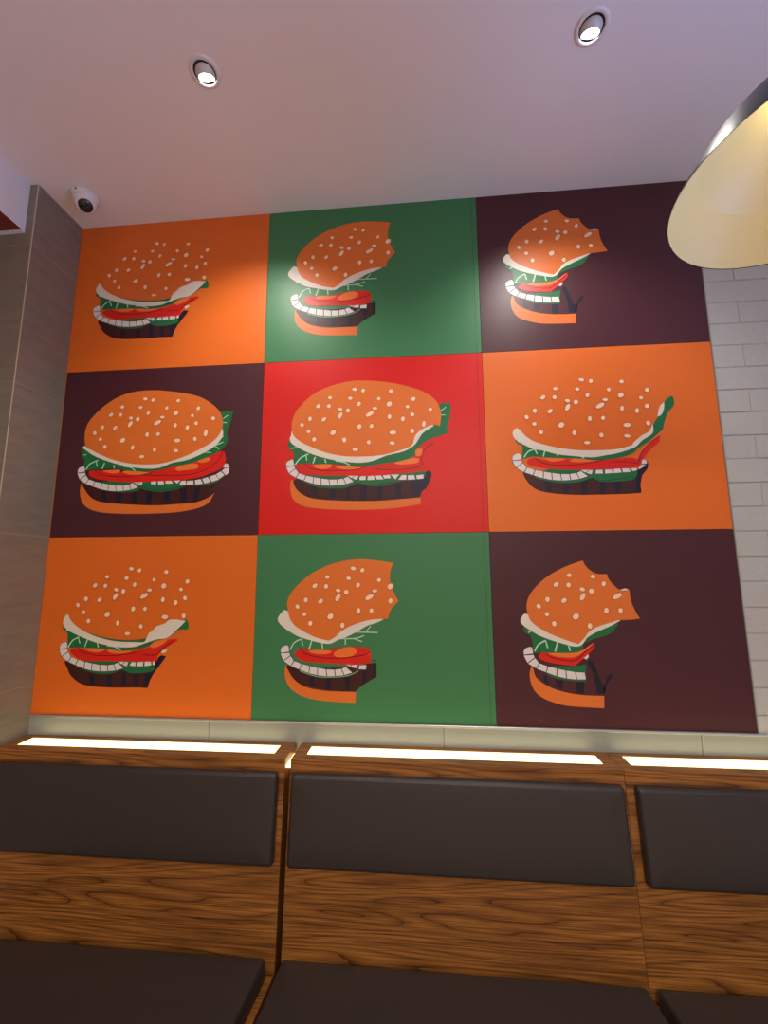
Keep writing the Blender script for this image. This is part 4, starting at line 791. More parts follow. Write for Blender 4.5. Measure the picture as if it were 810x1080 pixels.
   ('seed', 0, '560.5,153.1 558.4,157.7 553.7,160.4 548.3,160.1 544.1,157 542.7,152.3 544.8,147.6 549.5,144.9 554.9,145.2 559.1,148.3'),
   ('rim', 0, '305.6,172 303,177.5 296.8,180.7 289.4,180.4 283.6,176.7 281.6,171 284.2,165.5 290.4,162.3 297.8,162.7 303.6,166.4'),
   ('seed', 0, '302.7,171.9 300.7,176.1 296,178.5 290.4,178.2 286,175.4 284.5,171.1 286.5,167 291.2,164.6 296.8,164.8 301.2,167.6'),
   ('rim', 0, '391.5,178.7 388.4,183.9 382.1,186.5 374.8,185.5 369.4,181.3 368,175.5 371,170.3 377.4,167.7 384.7,168.7 390.1,172.9'),
   ('seed', 0, '388.6,178.3 386.3,182.3 381.5,184.2 376,183.4 371.9,180.3 370.8,175.9 373.1,171.9 378,170 383.5,170.7 387.6,173.9'),
   ('rim', 0, '506.8,191.9 501.3,194.6 495.6,193.4 491.7,188.6 491.3,182.1 494.4,176.4 499.9,173.7 505.7,175 509.5,179.8 510,186.2'),
   ('seed', 0, '505.3,190 501.2,192.1 496.8,191.1 493.9,187.5 493.5,182.6 495.9,178.3 500.1,176.3 504.5,177.2 507.4,180.8 507.7,185.7'),
   ('rim', 0, '649.8,201.7 642.8,203.2 636.7,200.2 634,193.9 635.7,186.6 641.1,181.1 648.1,179.6 654.1,182.6 656.8,188.9 655.1,196.2'),
   ('seed', 0, '648.7,199.2 643.4,200.3 638.8,198.1 636.8,193.3 638.1,187.8 642.1,183.6 647.5,182.5 652,184.7 654,189.5 652.8,195.1'),
   ('rim', 0, '255.7,197.9 256.4,204.7 252.2,212.1 244.7,217.2 236.8,218.1 231.4,214.5 230.7,207.6 234.9,200.2 242.4,195.1 250.3,194.2'),
   ('seed', 0, '252.7,199.9 253.3,205 250.1,210.7 244.4,214.5 238.4,215.2 234.4,212.5 233.8,207.3 237,201.7 242.7,197.8 248.7,197.1'),
   ('rim', 0, '293.3,197.2 298.3,201.9 299.8,208.9 297.1,215.7 291.3,219.5 284.6,219 279.5,214.3 278.1,207.2 280.8,200.5 286.6,196.6'),
   ('seed', 0, '292.3,199.8 296.1,203.4 297.1,208.7 295.1,213.8 290.7,216.7 285.6,216.3 281.8,212.8 280.7,207.4 282.8,202.3 287.2,199.4'),
   ('rim', 0, '422,191.8 426.3,196.4 427.1,203.8 424,211.2 418.4,215.7 412.3,215.6 408,211 407.3,203.6 410.3,196.2 415.9,191.7'),
   ('seed', 0, '420.9,194.6 424.1,198.2 424.7,203.8 422.4,209.3 418.1,212.8 413.5,212.7 410.2,209.2 409.7,203.6 412,198 416.2,194.6'),
   ('rim', 0, '558.6,202.8 558.5,211.6 553.1,219.4 544.5,223.3 535.9,221.8 530.7,215.4 530.8,206.6 536.2,198.8 544.8,194.9 553.4,196.4'),
   ('seed', 0, '555.2,204.3 555.2,211 551.1,216.9 544.5,219.8 538,218.7 534.1,213.9 534.2,207.2 538.3,201.3 544.8,198.4 551.3,199.5'),
   ('rim', 0, '350.4,228.5 346.4,233 339.2,234.2 331.7,231.6 326.5,226.3 325.8,220.2 329.8,215.7 337,214.6 344.6,217.1 349.7,222.5'),
   ('seed', 0, '347.4,227.5 344.4,230.9 339,231.8 333.2,229.9 329.3,225.8 328.8,221.2 331.8,217.8 337.3,217 343,218.9 346.9,222.9'),
   ('rim', 0, '382.2,231.5 379.5,239 373.3,243.4 366,243.1 360.4,238.2 358.6,230.6 361.3,223.1 367.6,218.7 374.9,219 380.5,223.9'),
   ('seed', 0, '379.4,231.4 377.3,237 372.6,240.4 367,240.2 362.8,236.5 361.5,230.7 363.5,225 368.3,221.7 373.8,221.9 378.1,225.6'),
   ('rim', 0, '497.5,226.5 494.5,231.2 487.4,233.9 478.9,233.5 472.2,230.3 469.9,225.4 472.9,220.7 480,218.1 488.6,218.4 495.3,221.7'),
   ('seed', 0, '494.2,226.4 491.9,229.9 486.5,232 480,231.7 475,229.2 473.2,225.5 475.5,222 480.9,220 487.4,220.2 492.5,222.7'),
   ('rim', 0, '629.8,228.1 625.9,232.3 619.8,233.2 613.9,230.5 610.5,225.2 610.8,219.4 614.7,215.2 620.8,214.3 626.7,217 630.1,222.2'),
   ('seed', 0, '627.5,227 624.5,230.2 619.9,230.9 615.5,228.9 612.9,224.9 613.1,220.4 616.1,217.3 620.7,216.6 625.1,218.6 627.7,222.6'),
   ('rim', 0, '348.1,234 351.2,241.1 349.1,252.2 342.3,263.2 333.7,269.9 326.3,269.6 323.1,262.6 325.3,251.4 332,240.4 340.7,233.8'),
   ('seed', 0, '345.4,238.4 347.8,243.7 346.2,252.1 341.1,260.5 334.5,265.5 329,265.3 326.5,260 328.2,251.5 333.3,243.2 339.9,238.2'),
   ('rim', 0, '484.1,238.7 482.4,246.9 473.2,256.3 459.9,263.1 447.6,264.9 441,260.9 442.6,252.7 451.8,243.3 465.2,236.4 477.5,234.6'),
   ('seed', 0, '478.9,241.4 477.6,247.6 470.6,254.7 460.6,259.9 451.2,261.3 446.2,258.2 447.5,252 454.4,244.9 464.5,239.7 473.9,238.3'),
   ('rim', 0, '555.6,264.9 552.9,272.9 547.2,277.7 540.7,277.5 535.9,272.3 534.5,264.1 537.2,256 542.8,251.2 549.4,251.5 554.2,256.7'),
   ('seed', 0, '553,264.8 551,270.9 546.7,274.5 541.8,274.3 538.1,270.4 537.1,264.2 539.1,258.1 543.4,254.4 548.3,254.6 552,258.6'),
   ('rim', 0, '611.1,276.7 608.5,284.7 602.8,289.4 596.3,289.2 591.5,284 590.2,275.9 592.9,267.8 598.6,263.1 605,263.3 609.8,268.5'),
   ('seed', 0, '608.6,276.6 606.6,282.6 602.3,286.3 597.4,286.1 593.8,282.1 592.8,276 594.8,269.9 599.1,266.3 604,266.5 607.6,270.4'),
   ('rim', 0, '648.9,265.3 643.5,269.8 636.6,269.9 630.8,265.8 628.3,258.9 630.1,251.9 635.5,247.5 642.4,247.3 648.2,251.5 650.7,258.3'),
   ('seed', 0, '646.6,263.7 642.6,267.1 637.3,267.2 632.9,264.1 631.1,258.9 632.4,253.6 636.5,250.2 641.7,250.1 646.1,253.2 648,258.4'),
   ('rim', 0, '219.1,262.3 216.6,269.8 210.9,274.2 204.2,274 198.9,269.1 197.3,261.4 199.7,253.9 205.5,249.5 212.2,249.7 217.4,254.6'),
   ('seed', 0, '216.4,262.2 214.6,267.8 210.2,271.2 205.1,271 201.2,267.3 199.9,261.5 201.8,255.8 206.1,252.5 211.2,252.7 215.2,256.4'),
   ('rim', 0, '280.3,257.7 281,264.5 276.8,271.8 269.3,276.9 261.5,277.8 256.2,274.2 255.5,267.5 259.6,260.1 267.1,255 275,254.1'),
   ('seed', 0, '277.3,259.7 277.9,264.8 274.7,270.4 269.1,274.2 263.1,274.9 259.1,272.2 258.6,267.1 261.7,261.5 267.4,257.7 273.3,257'),
   ('rim', 0, '182.6,296.6 176.7,299 170,296.9 165.1,291.1 163.7,283.8 166.5,277.8 172.3,275.4 179,277.5 184,283.3 185.3,290.6'),
   ('seed', 0, '180.6,294.3 176.2,296.2 171.1,294.6 167.4,290.2 166.3,284.6 168.4,280.1 172.9,278.2 177.9,279.8 181.7,284.2 182.7,289.8'),
   ('rim', 0, '429.8,302.9 427.2,310.9 421.5,315.7 414.9,315.5 410,310.3 408.5,302.1 411.1,294.1 416.8,289.2 423.4,289.5 428.3,294.7'),
   ('seed', 0, '427.2,302.8 425.2,308.9 420.9,312.5 416,312.4 412.2,308.4 411.1,302.2 413.1,296.1 417.4,292.5 422.4,292.6 426.1,296.6'),
   ('rim', 0, '478.1,293.9 480.6,300.4 479,307.3 474,312.2 467.5,313 461.9,309.6 459.4,303.2 460.9,296.2 465.9,291.4 472.5,290.5'),
   ('seed', 0, '476.1,295.8 478,300.7 476.8,306 473,309.7 468.1,310.3 463.8,307.7 462,302.8 463.1,297.6 466.9,293.9 471.9,293.2'),
   ('rim', 0, '214.5,317 212.1,323 206.4,326.6 199.7,326.4 194.5,322.4 192.7,316.2 195.1,310.1 200.8,306.5 207.5,306.7 212.7,310.7'),
   ('seed', 0, '211.8,316.9 210,321.5 205.7,324.2 200.7,324 196.7,321 195.4,316.3 197.2,311.7 201.5,308.9 206.5,309.1 210.5,312.2'),
   ('rim', 0, '322.6,316.6 323.2,325.3 318,333.8 309.1,338.8 299.8,338.5 293.6,332.9 293,324.1 298.2,315.6 307.2,310.6 316.5,310.9'),
   ('seed', 0, '319.1,318.5 319.5,325.2 315.6,331.6 308.8,335.4 301.8,335.1 297.1,330.9 296.7,324.3 300.6,317.8 307.4,314 314.5,314.3'),
   ('rim', 0, '577.4,334.3 573.2,340.9 563.5,344.7 551.9,344.3 542.8,339.8 539.7,333 543.9,326.4 553.6,322.6 565.3,323.1 574.3,327.5'),
   ('seed', 0, '572.8,334.2 569.7,339.1 562.3,342 553.5,341.7 546.6,338.3 544.3,333.2 547.4,328.2 554.8,325.3 563.6,325.6 570.5,329'),
   ('rim', 0, '643.3,340.7 636.7,341.6 630.7,337.5 627.5,330.1 628.3,322.2 632.9,316.7 639.5,315.9 645.5,320 648.7,327.4 647.8,335.3'),
   ('seed', 0, '642,337.8 637,338.5 632.5,335.4 630,329.8 630.7,323.8 634.2,319.7 639.1,319 643.7,322.1 646.1,327.7 645.5,333.7'),
   ('rim', 0, '238.8,352 236.3,359.4 230.7,363.8 224,363.6 218.9,358.8 217.2,351.3 219.7,343.9 225.3,339.5 232,339.7 237.2,344.5'),
   ('seed', 0, '236.2,352 234.3,357.5 230,360.9 225,360.7 221.1,357.1 219.8,351.4 221.7,345.8 226,342.4 231.1,342.6 235,346.3'),
   ('rim', 0, '367,359 364.4,367 358.7,371.8 352.2,371.6 347.2,366.4 345.6,358.3 348.2,350.3 353.9,345.5 360.5,345.7 365.5,350.9'),
   ('seed', 0, '364.4,358.9 362.4,365 358.2,368.6 353.2,368.5 349.4,364.6 348.2,358.4 350.2,352.3 354.5,348.7 359.5,348.8 363.2,352.8'),
   ('rim', 0, '467.9,366.3 469,373.8 466.1,380.4 460.2,383.8 453.6,382.4 448.8,377 447.7,369.5 450.7,362.8 456.6,359.5 463.2,360.8'),
   ('seed', 0, '465.6,367.6 466.4,373.2 464.2,378.3 459.7,380.8 454.7,379.8 451.1,375.7 450.3,370 452.5,364.9 457,362.4 462,363.4'),
   ('rim', 0, '418.4,401.3 415,406.6 406.9,409.6 397.1,409.3 389.4,405.8 386.7,400.3 390.1,395.1 398.3,392 408.1,392.4 415.8,395.9'),
   ('seed', 0, '414.6,401.2 412,405.2 405.9,407.5 398.4,407.2 392.6,404.6 390.6,400.4 393.2,396.5 399.3,394.2 406.8,394.4 412.6,397.1'),
   ('rim', 0, '570.8,381.8 566.7,386.3 558.3,387.8 548.9,385.7 542.2,380.7 540.5,374.9 544.7,370.3 553.1,368.8 562.4,371 569.2,375.9'),
   ('seed', 0, '567.2,380.9 564,384.4 557.7,385.5 550.6,383.9 545.4,380.1 544.2,375.7 547.4,372.3 553.7,371.1 560.8,372.8 565.9,376.5'),
   ('rim', 0, '724.8,239.8 722.6,245.7 717.2,249.1 710.5,248.9 705.1,245 703.2,239 705.3,233.1 710.8,229.6 717.5,229.9 722.9,233.8'),
   ('seed', 0, '722.2,239.7 720.6,244.2 716.4,246.8 711.3,246.6 707.3,243.6 705.8,239.1 707.4,234.6 711.6,232 716.7,232.2 720.7,235.1'),
   ('rim', 0, '689.6,283.3 694.6,287.8 696.4,297.2 694.4,307.8 689.3,315.7 683.2,317.7 678.2,313.2 676.4,303.9 678.4,293.2 683.5,285.3'),
   ('seed', 0, '688.8,287.5 692.6,290.9 693.9,298 692.4,306 688.6,312 683.9,313.6 680.2,310.1 678.8,303 680.3,295 684.2,289'),
  ],
 },
 'F': {
  'sauce': [
   ('cream', 0, '127.7,331.8 161.5,368.1 201.2,393.8 281.3,418 361.1,430.7 440.9,433.1 505.4,430 559.4,417.2 569,405.5 602,378.4 629.3,363.1 647.1,331.1* 643.6,369.6 601.9,398.1 571.3,425.2 508.9,446.2 464,453.4 419,460.6 379.3,458.6 343.5,454.2 279.6,445.5 227.8,429.3 187.5,420.3 147.5,399.9 119.6,379.8 108.5,351.4'),
   ('cream', 0, '667.6,304.3* 672.1,281.1 682.9,257.2 696.6,245.6* 694.2,271.6 683.3,295.4'),
  ],
  'lettuce': [
   ('green', 0, '120.4,379.9 125.5,395.8 143.1,405 144,420.7 142.4,452.7 150.3,459 185.8,451.4 262.6,458.7 350.9,462.9 409.4,472.3 454,471 507.4,465.7 560.5,450.3 584.2,429.8 625.8,403.1 682.5,355.5* 688.4,334.3 705.7,291.9 732.3,259.2 734.6,235 727.3,220.7 702,238.8 694.5,268.1 667.4,306.9 649.3,332.9 633.8,365 571.7,420.1 558.9,423.1 512.8,426.8 480,441.1 439.6,451 391.5,455.6 328.6,436.6 248.9,417 168.7,388.4'),
   ('vein', 3.8, '142.4,385.8 127.4,389.7'),
   ('vein', 5.3, '189.9,420.4 164.8,431.7 149,452.9'),
   ('vein', 4.6, '191.6,420.4 200.2,441.4'),
   ('vein', 5.3, '230.3,428.5 223.2,452.4'),
   ('vein', 4.6, '275.6,445.4 279.2,452.3'),
   ('vein', 4.6, '363.6,453.1 378.9,463.7'),
  ],
  'tomato': [
   ('red', 0, '160.5,467.9 185.6,456.5 245.9,468.5 312.4,463.6 406.1,474.7 454,470.1 509.6,467.4 556.8,466.3 578.2,473.6* 598.2,440.4 632.4,407.5 669.2,380.7* 664.5,406.9* 629.9,435.4 594.9,478.3 575.7,503 498.4,509.3 403.5,511.1 323.9,509 243.9,502.7 187.7,492.7 163.8,483.4'),
   ('pulp', 0, '230.2,459.5 278.8,459.2 306.6,466 269.8,473.5 245.7,471.1'),
   ('pulp', 0, '322.4,470.7 358.8,464.9 430.1,472 389.9,478.5 341.9,478'),
   ('line', 2.3, '189.6,456.6 213,476.2 269,488 349.2,488.5 405.6,481.5 458,470.2'),
   ('line', 2.3, '476.9,481.8 532,481.6 577.1,486.2 597.9,444.6 632.4,407.5 669.1,382.4'),
  ],
  'cucumber': [
   ('green', 0, '185.7,531 225.1,548.9 288.6,560.5 352.6,557.8 401.1,543.8 431.7,558 494.4,559.4 549.5,554.1 567.8,540.4 566.8,515.3 482.7,508.9 403.8,506.8 324.2,504.8 243.9,502.7'),
   ('line', 1.9, '401.3,542.2 432,553.8 495.1,551.1 558.5,540.1'),
  ],
  'patty': [
   ('patty', 0, '141.9,512.9 152.6,543 183.2,577.6 238.5,595.6 333.5,605.9 436,606.4 521.9,605.7 581.9,602.8* 580.5,573.9 589.9,536.7 611.4,512.3 616,487.3 606.5,480.3 592.8,503.4 560.2,519.3 402.6,523.7 242.9,519.7 162.4,509.1'),
   ('navy', 0, '223.5,548.9* 247.3,553.7* 248.1,595.8* 226.7,591.1*'),
   ('navy', 0, '295,560.7* 316.5,561.2* 311.5,602.1* 290.9,600.9*'),
   ('navy', 0, '362.2,556.4* 384.7,552.7* 381,605.2* 358.9,604.8*'),
   ('navy', 0, '431.7,558* 453.7,558.5* 448.6,605.8* 428.2,605.4*'),
   ('navy', 0, '488.2,559.3* 510.2,558.1* 504.9,605.3* 484.6,604.9*'),
   ('navy', 0, '566.3,521.1* 592.8,503.4* 606.5,480.3* 616,487.3 611.4,512.3* 589.9,536.7* 580.5,573.9* 582,601.2* 562.6,602.4*'),
   ('line', 3.1, '143.4,515.5 154.1,544.7 184.7,579.3 238.4,597.3 333.4,606.8 435.9,608 521.8,607.3 580.2,604.4'),
   ('line', 1.9, '223.6,574.2 335,583.4 476.9,584 562.4,585.9'),
  ],
  'onion_slice': [
   ('onion', 0, '127.5,435.8* 134.8,440.5* 136.7,460.5* 103.1,465* 104.4,450.1 112.8,441.3'),
   ('onion', 0, '102.9,468.2* 114.9,494* 141.3,474.5* 137.9,465.1*'),
   ('onion', 0, '117,496.3* 144.8,513.3* 156.4,494.3* 143.4,476.8*'),
   ('onion', 0, '147.6,514.7* 178.4,526.4* 186.9,505.7* 159.2,495.7*'),
   ('onion', 0, '181.4,527.5* 216.4,539.8* 219,513.2* 189.8,506.7*'),
   ('onion', 0, '219.4,540.6* 250.6,547.4* 250.1,519.5* 222,514*'),
   ('onion', 0, '253.6,547.8* 287.2,550.6* 283.7,524.9* 253.2,519.9*'),
   ('onion', 0, '290.2,550.7* 321,549.4* 317.6,525.9* 286.8,525*'),
   ('onion', 0, '324,549.1* 355.1,545.8* 343.9,522.6* 320.7,525.7*'),
   ('onion', 0, '358,545.2* 387.8,535.9* 362.8,515.4* 346.9,522*'),
   ('onion', 0, '362.9,511* 396.5,510.9* 379.1,521.1*'),
   ('onion', 0, '396.5,511.8* 407.9,512.9* 402.3,529.1* 382.6,522.9*'),
   ('onion', 0, '420.1,512.4* 444.4,511.7* 445.4,527.1* 416.9,526.4*'),
   ('onion', 0, '453.1,511.9* 479.5,510.7* 481.4,525.7* 453.3,527.3*'),
   ('onion', 0, '486.1,509.5* 510.2,508.7* 515.5,524.2* 485.7,526.7*'),
   ('onion', 0, '516.8,508.9* 542.9,508.6* 549.5,522.7* 519.9,524.3*'),
   ('onion', 0, '549.4,508.8* 571.1,508.4* 573.5,516.4* 557.1,520.6*'),
   ('onion', 0, '577.5,509.5* 591.7,495.9* 606.9,495.4* 595.2,505.3* 581.5,513.3*'),
   ('onion', 0, '591.2,491.3* 595.7,475* 606.5,475.3* 611.9,487.2* 609.4,491.7*'),
  ],
  'sesame_seeds': [
   ('rim', 0, '403.4,141.8 399.6,146.6 392,148.3 383.6,146.2 377.5,141.2 376.1,135.1 380,130.3 387.6,128.6 396.1,130.7 402.1,135.7'),
   ('seed', 0, '400.1,141 397.2,144.6 391.5,145.9 385.1,144.3 380.5,140.5 379.5,135.9 382.4,132.3 388.2,131 394.5,132.6 399.1,136.4'),
   ('rim', 0, '434.4,137.5 436.5,143.6 434.7,150.5 429.7,155.4 423.3,156.6 418,153.5 415.8,147.4 417.6,140.5 422.7,135.6 429.1,134.4'),
   ('seed', 0, '432.4,139.5 434,144.1 432.7,149.3 428.8,153 424,153.9 420,151.6 418.4,146.9 419.7,141.7 423.6,138 428.4,137.1'),
   ('rim', 0, '555.2,153.2 552.4,159.3 546.3,162.8 539.1,162.5 533.5,158.4 531.8,152.1 534.5,146 540.7,142.5 547.9,142.8 553.4,146.9'),
   ('seed', 0, '552.3,153.1 550.3,157.7 545.6,160.4 540.1,160.1 535.9,157 534.6,152.3 536.7,147.6 541.4,144.9 546.8,145.2 551,148.3'),
   ('rim', 0, '297.5,172 294.8,177.5 288.6,180.7 281.2,180.4 275.4,176.7 273.5,171 276.1,165.5 282.3,162.3 289.7,162.7 295.5,166.4'),
   ('seed', 0, '294.6,171.9 292.6,176.1 287.9,178.5 282.3,178.2 277.9,175.4 276.4,171.1 278.4,167 283.1,164.6 288.7,164.8 293.1,167.6'),
   ('rim', 0, '383.4,178.7 380.3,183.9 373.9,186.5 366.7,185.5 361.3,181.3 359.9,175.5 362.9,170.3 369.3,167.7 376.6,168.7 381.9,172.9'),
   ('seed', 0, '380.5,178.3 378.2,182.3 373.4,184.2 367.9,183.4 363.8,180.3 362.7,175.9 365,171.9 369.9,170 375.4,170.7 379.4,173.9'),
   ('rim', 0, '498.7,191.9 493.2,194.6 487.4,193.4 483.6,188.6 483.2,182.1 486.3,176.4 491.8,173.7 497.6,175 501.4,179.8 501.8,186.2'),
   ('seed', 0, '497.2,190 493,192.1 488.7,191.1 485.8,187.5 485.4,182.6 487.8,178.3 492,176.3 496.3,177.2 499.2,180.8 499.6,185.7'),
   ('rim', 0, '641.7,201.7 634.6,203.2 628.6,200.2 625.9,193.9 627.6,186.6 632.9,181.1 640,179.6 646,182.6 648.7,188.9 647,196.2'),
   ('seed', 0, '640.6,199.2 635.3,200.3 630.7,198.1 628.7,193.3 629.9,187.8 634,183.6 639.3,182.5 643.9,184.7 645.9,189.5 644.7,195.1'),
   ('rim', 0, '247.5,197.9 248.3,204.7 244.1,212.1 236.6,217.2 228.6,218.1 223.3,214.5 222.6,207.6 226.8,200.2 234.3,195.1 242.2,194.2'),
   ('seed', 0, '244.6,199.9 245.1,205 242,210.7 236.3,214.5 230.3,215.2 226.2,212.5 225.7,207.3 228.9,201.7 234.5,197.8 240.6,197.1'),
   ('rim', 0, '285.2,197.2 290.2,201.9 291.6,208.9 288.9,215.7 283.1,219.5 276.4,219 271.4,214.3 270,207.2 272.7,200.5 278.5,196.6'),
   ('seed', 0, '284.1,199.8 287.9,203.4 289,208.7 287,213.8 282.6,216.7 277.5,216.3 273.7,212.8 272.6,207.4 274.6,202.3 279.1,199.4'),
   ('rim', 0, '413.9,191.8 418.2,196.4 418.9,203.8 415.9,211.2 410.3,215.7 404.2,215.6 399.9,211 399.1,203.6 402.2,196.2 407.8,191.7'),
   ('seed', 0, '412.7,194.6 416,198.2 416.5,203.8 414.2,209.3 410,212.8 405.3,212.7 402.1,209.2 401.5,203.6 403.8,198 408.1,194.6'),
   ('rim', 0, '550.5,202.8 550.4,211.6 545,219.4 536.4,223.3 527.8,221.8 522.6,215.4 522.7,206.6 528.1,198.8 536.7,194.9 545.3,196.4'),
   ('seed', 0, '547.1,204.3 547,211 542.9,216.9 536.4,219.8 529.9,218.7 526,213.9 526,207.2 530.1,201.3 536.7,198.4 543.2,199.5'),
   ('rim', 0, '342.3,228.5 338.3,233 331.1,234.2 323.5,231.6 318.4,226.3 317.7,220.2 321.7,215.7 328.9,214.6 336.5,217.1 341.6,222.5'),
   ('seed', 0, '339.3,227.5 336.3,230.9 330.8,231.8 325.1,229.9 321.2,225.8 320.7,221.2 323.7,217.8 329.1,217 334.9,218.9 338.8,222.9'),
   ('rim', 0, '374.1,231.5 371.4,239 365.1,243.4 357.8,243.1 352.2,238.2 350.5,230.6 353.2,223.1 359.5,218.7 366.8,219 372.4,223.9'),
   ('seed', 0, '371.3,231.4 369.2,237 364.5,240.4 358.9,240.2 354.7,236.5 353.3,230.7 355.4,225 360.1,221.7 365.7,221.9 369.9,225.6'),
   ('rim', 0, '489.4,226.5 486.4,231.2 479.3,233.9 470.7,233.5 464,230.3 461.8,225.4 464.8,220.7 471.9,218.1 480.4,218.4 487.1,221.7'),
   ('seed', 0, '486.1,226.4 483.8,229.9 478.4,232 471.9,231.7 466.8,229.2 465.1,225.5 467.4,222 472.8,220 479.3,220.2 484.3,222.7'),
   ('rim', 0, '621.7,228.1 617.7,232.3 611.7,233.2 605.8,230.5 602.4,225.2 602.7,219.4 606.6,215.2 612.7,214.3 618.5,217 622,222.2'),
   ('seed', 0, '619.4,227 616.4,230.2 611.8,230.9 607.3,228.9 604.7,224.9 605,220.4 608,217.3 612.6,216.6 617,218.6 619.6,222.6'),
   ('rim', 0, '339.9,234 343.1,241.1 340.9,252.2 334.2,263.2 325.6,269.9 318.2,269.6 315,262.6 317.2,251.4 323.9,240.4 332.6,233.8'),
   ('seed', 0, '337.3,238.4 339.7,243.7 338.1,252.1 333,260.5 326.4,265.5 320.8,265.3 318.4,260 320.1,251.5 325.1,243.2 331.7,238.2'),
   ('rim', 0, '476,238.7 474.3,246.9 465.1,256.3 451.8,263.1 439.5,264.9 432.9,260.9 434.5,252.7 443.7,243.3 457,236.4 469.4,234.6'),
   ('seed', 0, '470.7,241.4 469.5,247.6 462.5,254.7 452.4,259.9 443.1,261.3 438.1,258.2 439.3,252 446.3,244.9 456.4,239.7 465.7,238.3'),
   ('rim', 0, '547.4,264.9 544.8,272.9 539.1,277.7 532.6,277.5 527.7,272.3 526.4,264.1 529,256 534.7,251.2 541.2,251.5 546.1,256.7'),
   ('seed', 0, '544.9,264.8 542.9,270.9 538.6,274.5 533.7,274.3 530,270.4 528.9,264.2 531,258.1 535.2,254.4 540.2,254.6 543.9,258.6'),
   ('rim', 0, '603,276.7 600.3,284.7 594.7,289.4 588.2,289.2 583.4,284 582.1,275.9 584.8,267.8 590.4,263.1 596.9,263.3 601.7,268.5'),
   ('seed', 0, '600.5,276.6 598.4,282.6 594.2,286.3 589.3,286.1 585.6,282.1 584.6,276 586.7,269.9 591,266.3 595.9,266.5 599.5,270.4'),
   ('rim', 0, '640.8,265.3 635.4,269.8 628.5,269.9 622.7,265.8 620.2,258.9 622,251.9 627.4,247.5 634.3,247.3 640.1,251.5 642.6,258.3'),
   ('seed', 0, '638.5,263.7 634.4,267.1 629.2,267.2 624.8,264.1 622.9,258.9 624.3,253.6 628.4,250.2 633.6,250.1 638,253.2 639.8,258.4'),
   ('rim', 0, '211,262.3 208.5,269.8 202.8,274.2 196,274 190.8,269.1 189.1,261.4 191.6,253.9 197.3,249.5 204.1,249.7 209.3,254.6'),
   ('seed', 0, '208.3,262.2 206.4,267.8 202.1,271.2 197,271 193.1,267.3 191.8,261.5 193.7,255.8 198,252.5 203.1,252.7 207,256.4'),
   ('rim', 0, '272.1,257.7 272.8,264.5 268.7,271.8 261.2,276.9 253.3,277.8 248,274.2 247.3,267.5 251.5,260.1 259,255 266.9,254.1'),
   ('seed', 0, '269.2,259.7 269.7,264.8 266.6,270.4 260.9,274.2 255,274.9 251,272.2 250.4,267.1 253.6,261.5 259.2,257.7 265.2,257'),
   ('rim', 0, '174.4,296.6 168.6,299 161.9,296.9 156.9,291.1 155.6,283.8 158.4,277.8 164.2,275.4 170.9,277.5 175.9,283.3 177.2,290.6'),
   ('seed', 0, '172.5,294.3 168.1,296.2 163,294.6 159.2,290.2 158.2,284.6 160.3,280.1 164.7,278.2 169.8,279.8 173.6,284.2 174.6,289.8'),
   ('rim', 0, '421.7,302.9 419.1,310.9 413.4,315.7 406.8,315.5 401.9,310.3 400.4,302.1 403,294.1 408.7,289.2 415.2,289.5 420.2,294.7'),
   ('seed', 0, '419.1,302.8 417.1,308.9 412.8,312.5 407.8,312.4 404.1,308.4 403,302.2 404.9,296.1 409.2,292.5 414.2,292.6 418,296.6'),
   ('rim', 0, '469.9,293.9 472.4,300.4 470.9,307.3 465.9,312.2 459.4,313 453.8,309.6 451.3,303.2 452.8,296.2 457.8,291.4 464.4,290.5'),
   ('seed', 0, '468,295.8 469.9,300.7 468.7,306 464.9,309.7 460,310.3 455.7,307.7 453.8,302.8 455,297.6 458.8,293.9 463.7,293.2'),
   ('rim', 0, '206.3,317 203.9,323 198.3,326.6 191.6,326.4 186.4,322.4 184.6,316.2 187,310.1 192.6,306.5 199.4,306.7 204.6,310.7'),
   ('seed', 0, '203.7,316.9 201.9,321.5 197.6,324.2 192.5,324 188.6,321 187.2,316.3 189.1,311.7 193.3,308.9 198.4,309.1 202.4,312.2'),
   ('rim', 0, '314.5,316.6 315,325.3 309.9,333.8 300.9,338.8 291.6,338.5 285.5,332.9 284.9,324.1 290.1,315.6 299,310.6 308.4,310.9'),
   ('seed', 0, '311,318.5 311.4,325.2 307.5,331.6 300.7,335.4 293.7,335.1 289,330.9 288.6,324.3 292.5,317.8 299.3,314 306.3,314.3'),
   ('rim', 0, '569.2,334.3 565.1,340.9 555.4,344.7 543.7,344.3 534.7,339.8 531.6,333 535.7,326.4 545.5,322.6 557.1,323.1 566.2,327.5'),
   ('seed', 0, '564.7,334.2 561.5,339.1 554.2,342 545.4,341.7 538.5,338.3 536.2,333.2 539.3,328.2 546.7,325.3 555.5,325.6 562.4,329'),
   ('rim', 0, '635.1,340.7 628.6,341.6 622.5,337.5 619.3,330.1 620.2,322.2 624.8,316.7 631.3,315.9 637.4,320 640.6,327.4 639.7,335.3'),
   ('seed', 0, '633.9,337.8 628.9,338.5 624.3,335.4 621.9,329.8 622.6,323.8 626,319.7 631,319 635.6,322.1 638,327.7 637.4,333.7'),
   ('rim', 0, '230.7,352 228.2,359.4 222.6,363.8 215.9,363.6 210.7,358.8 209.1,351.3 211.6,343.9 217.2,339.5 223.9,339.7 229,344.5'),
   ('seed', 0, '228.1,352 226.2,357.5 221.9,360.9 216.9,360.7 213,357.1 211.7,351.4 213.6,345.8 217.9,342.4 222.9,342.6 226.8,346.3'),
   ('rim', 0, '358.8,359 356.3,367 350.6,371.8 344,371.6 339,366.4 337.5,358.3 340.1,350.3 345.7,345.5 352.3,345.7 357.3,350.9'),
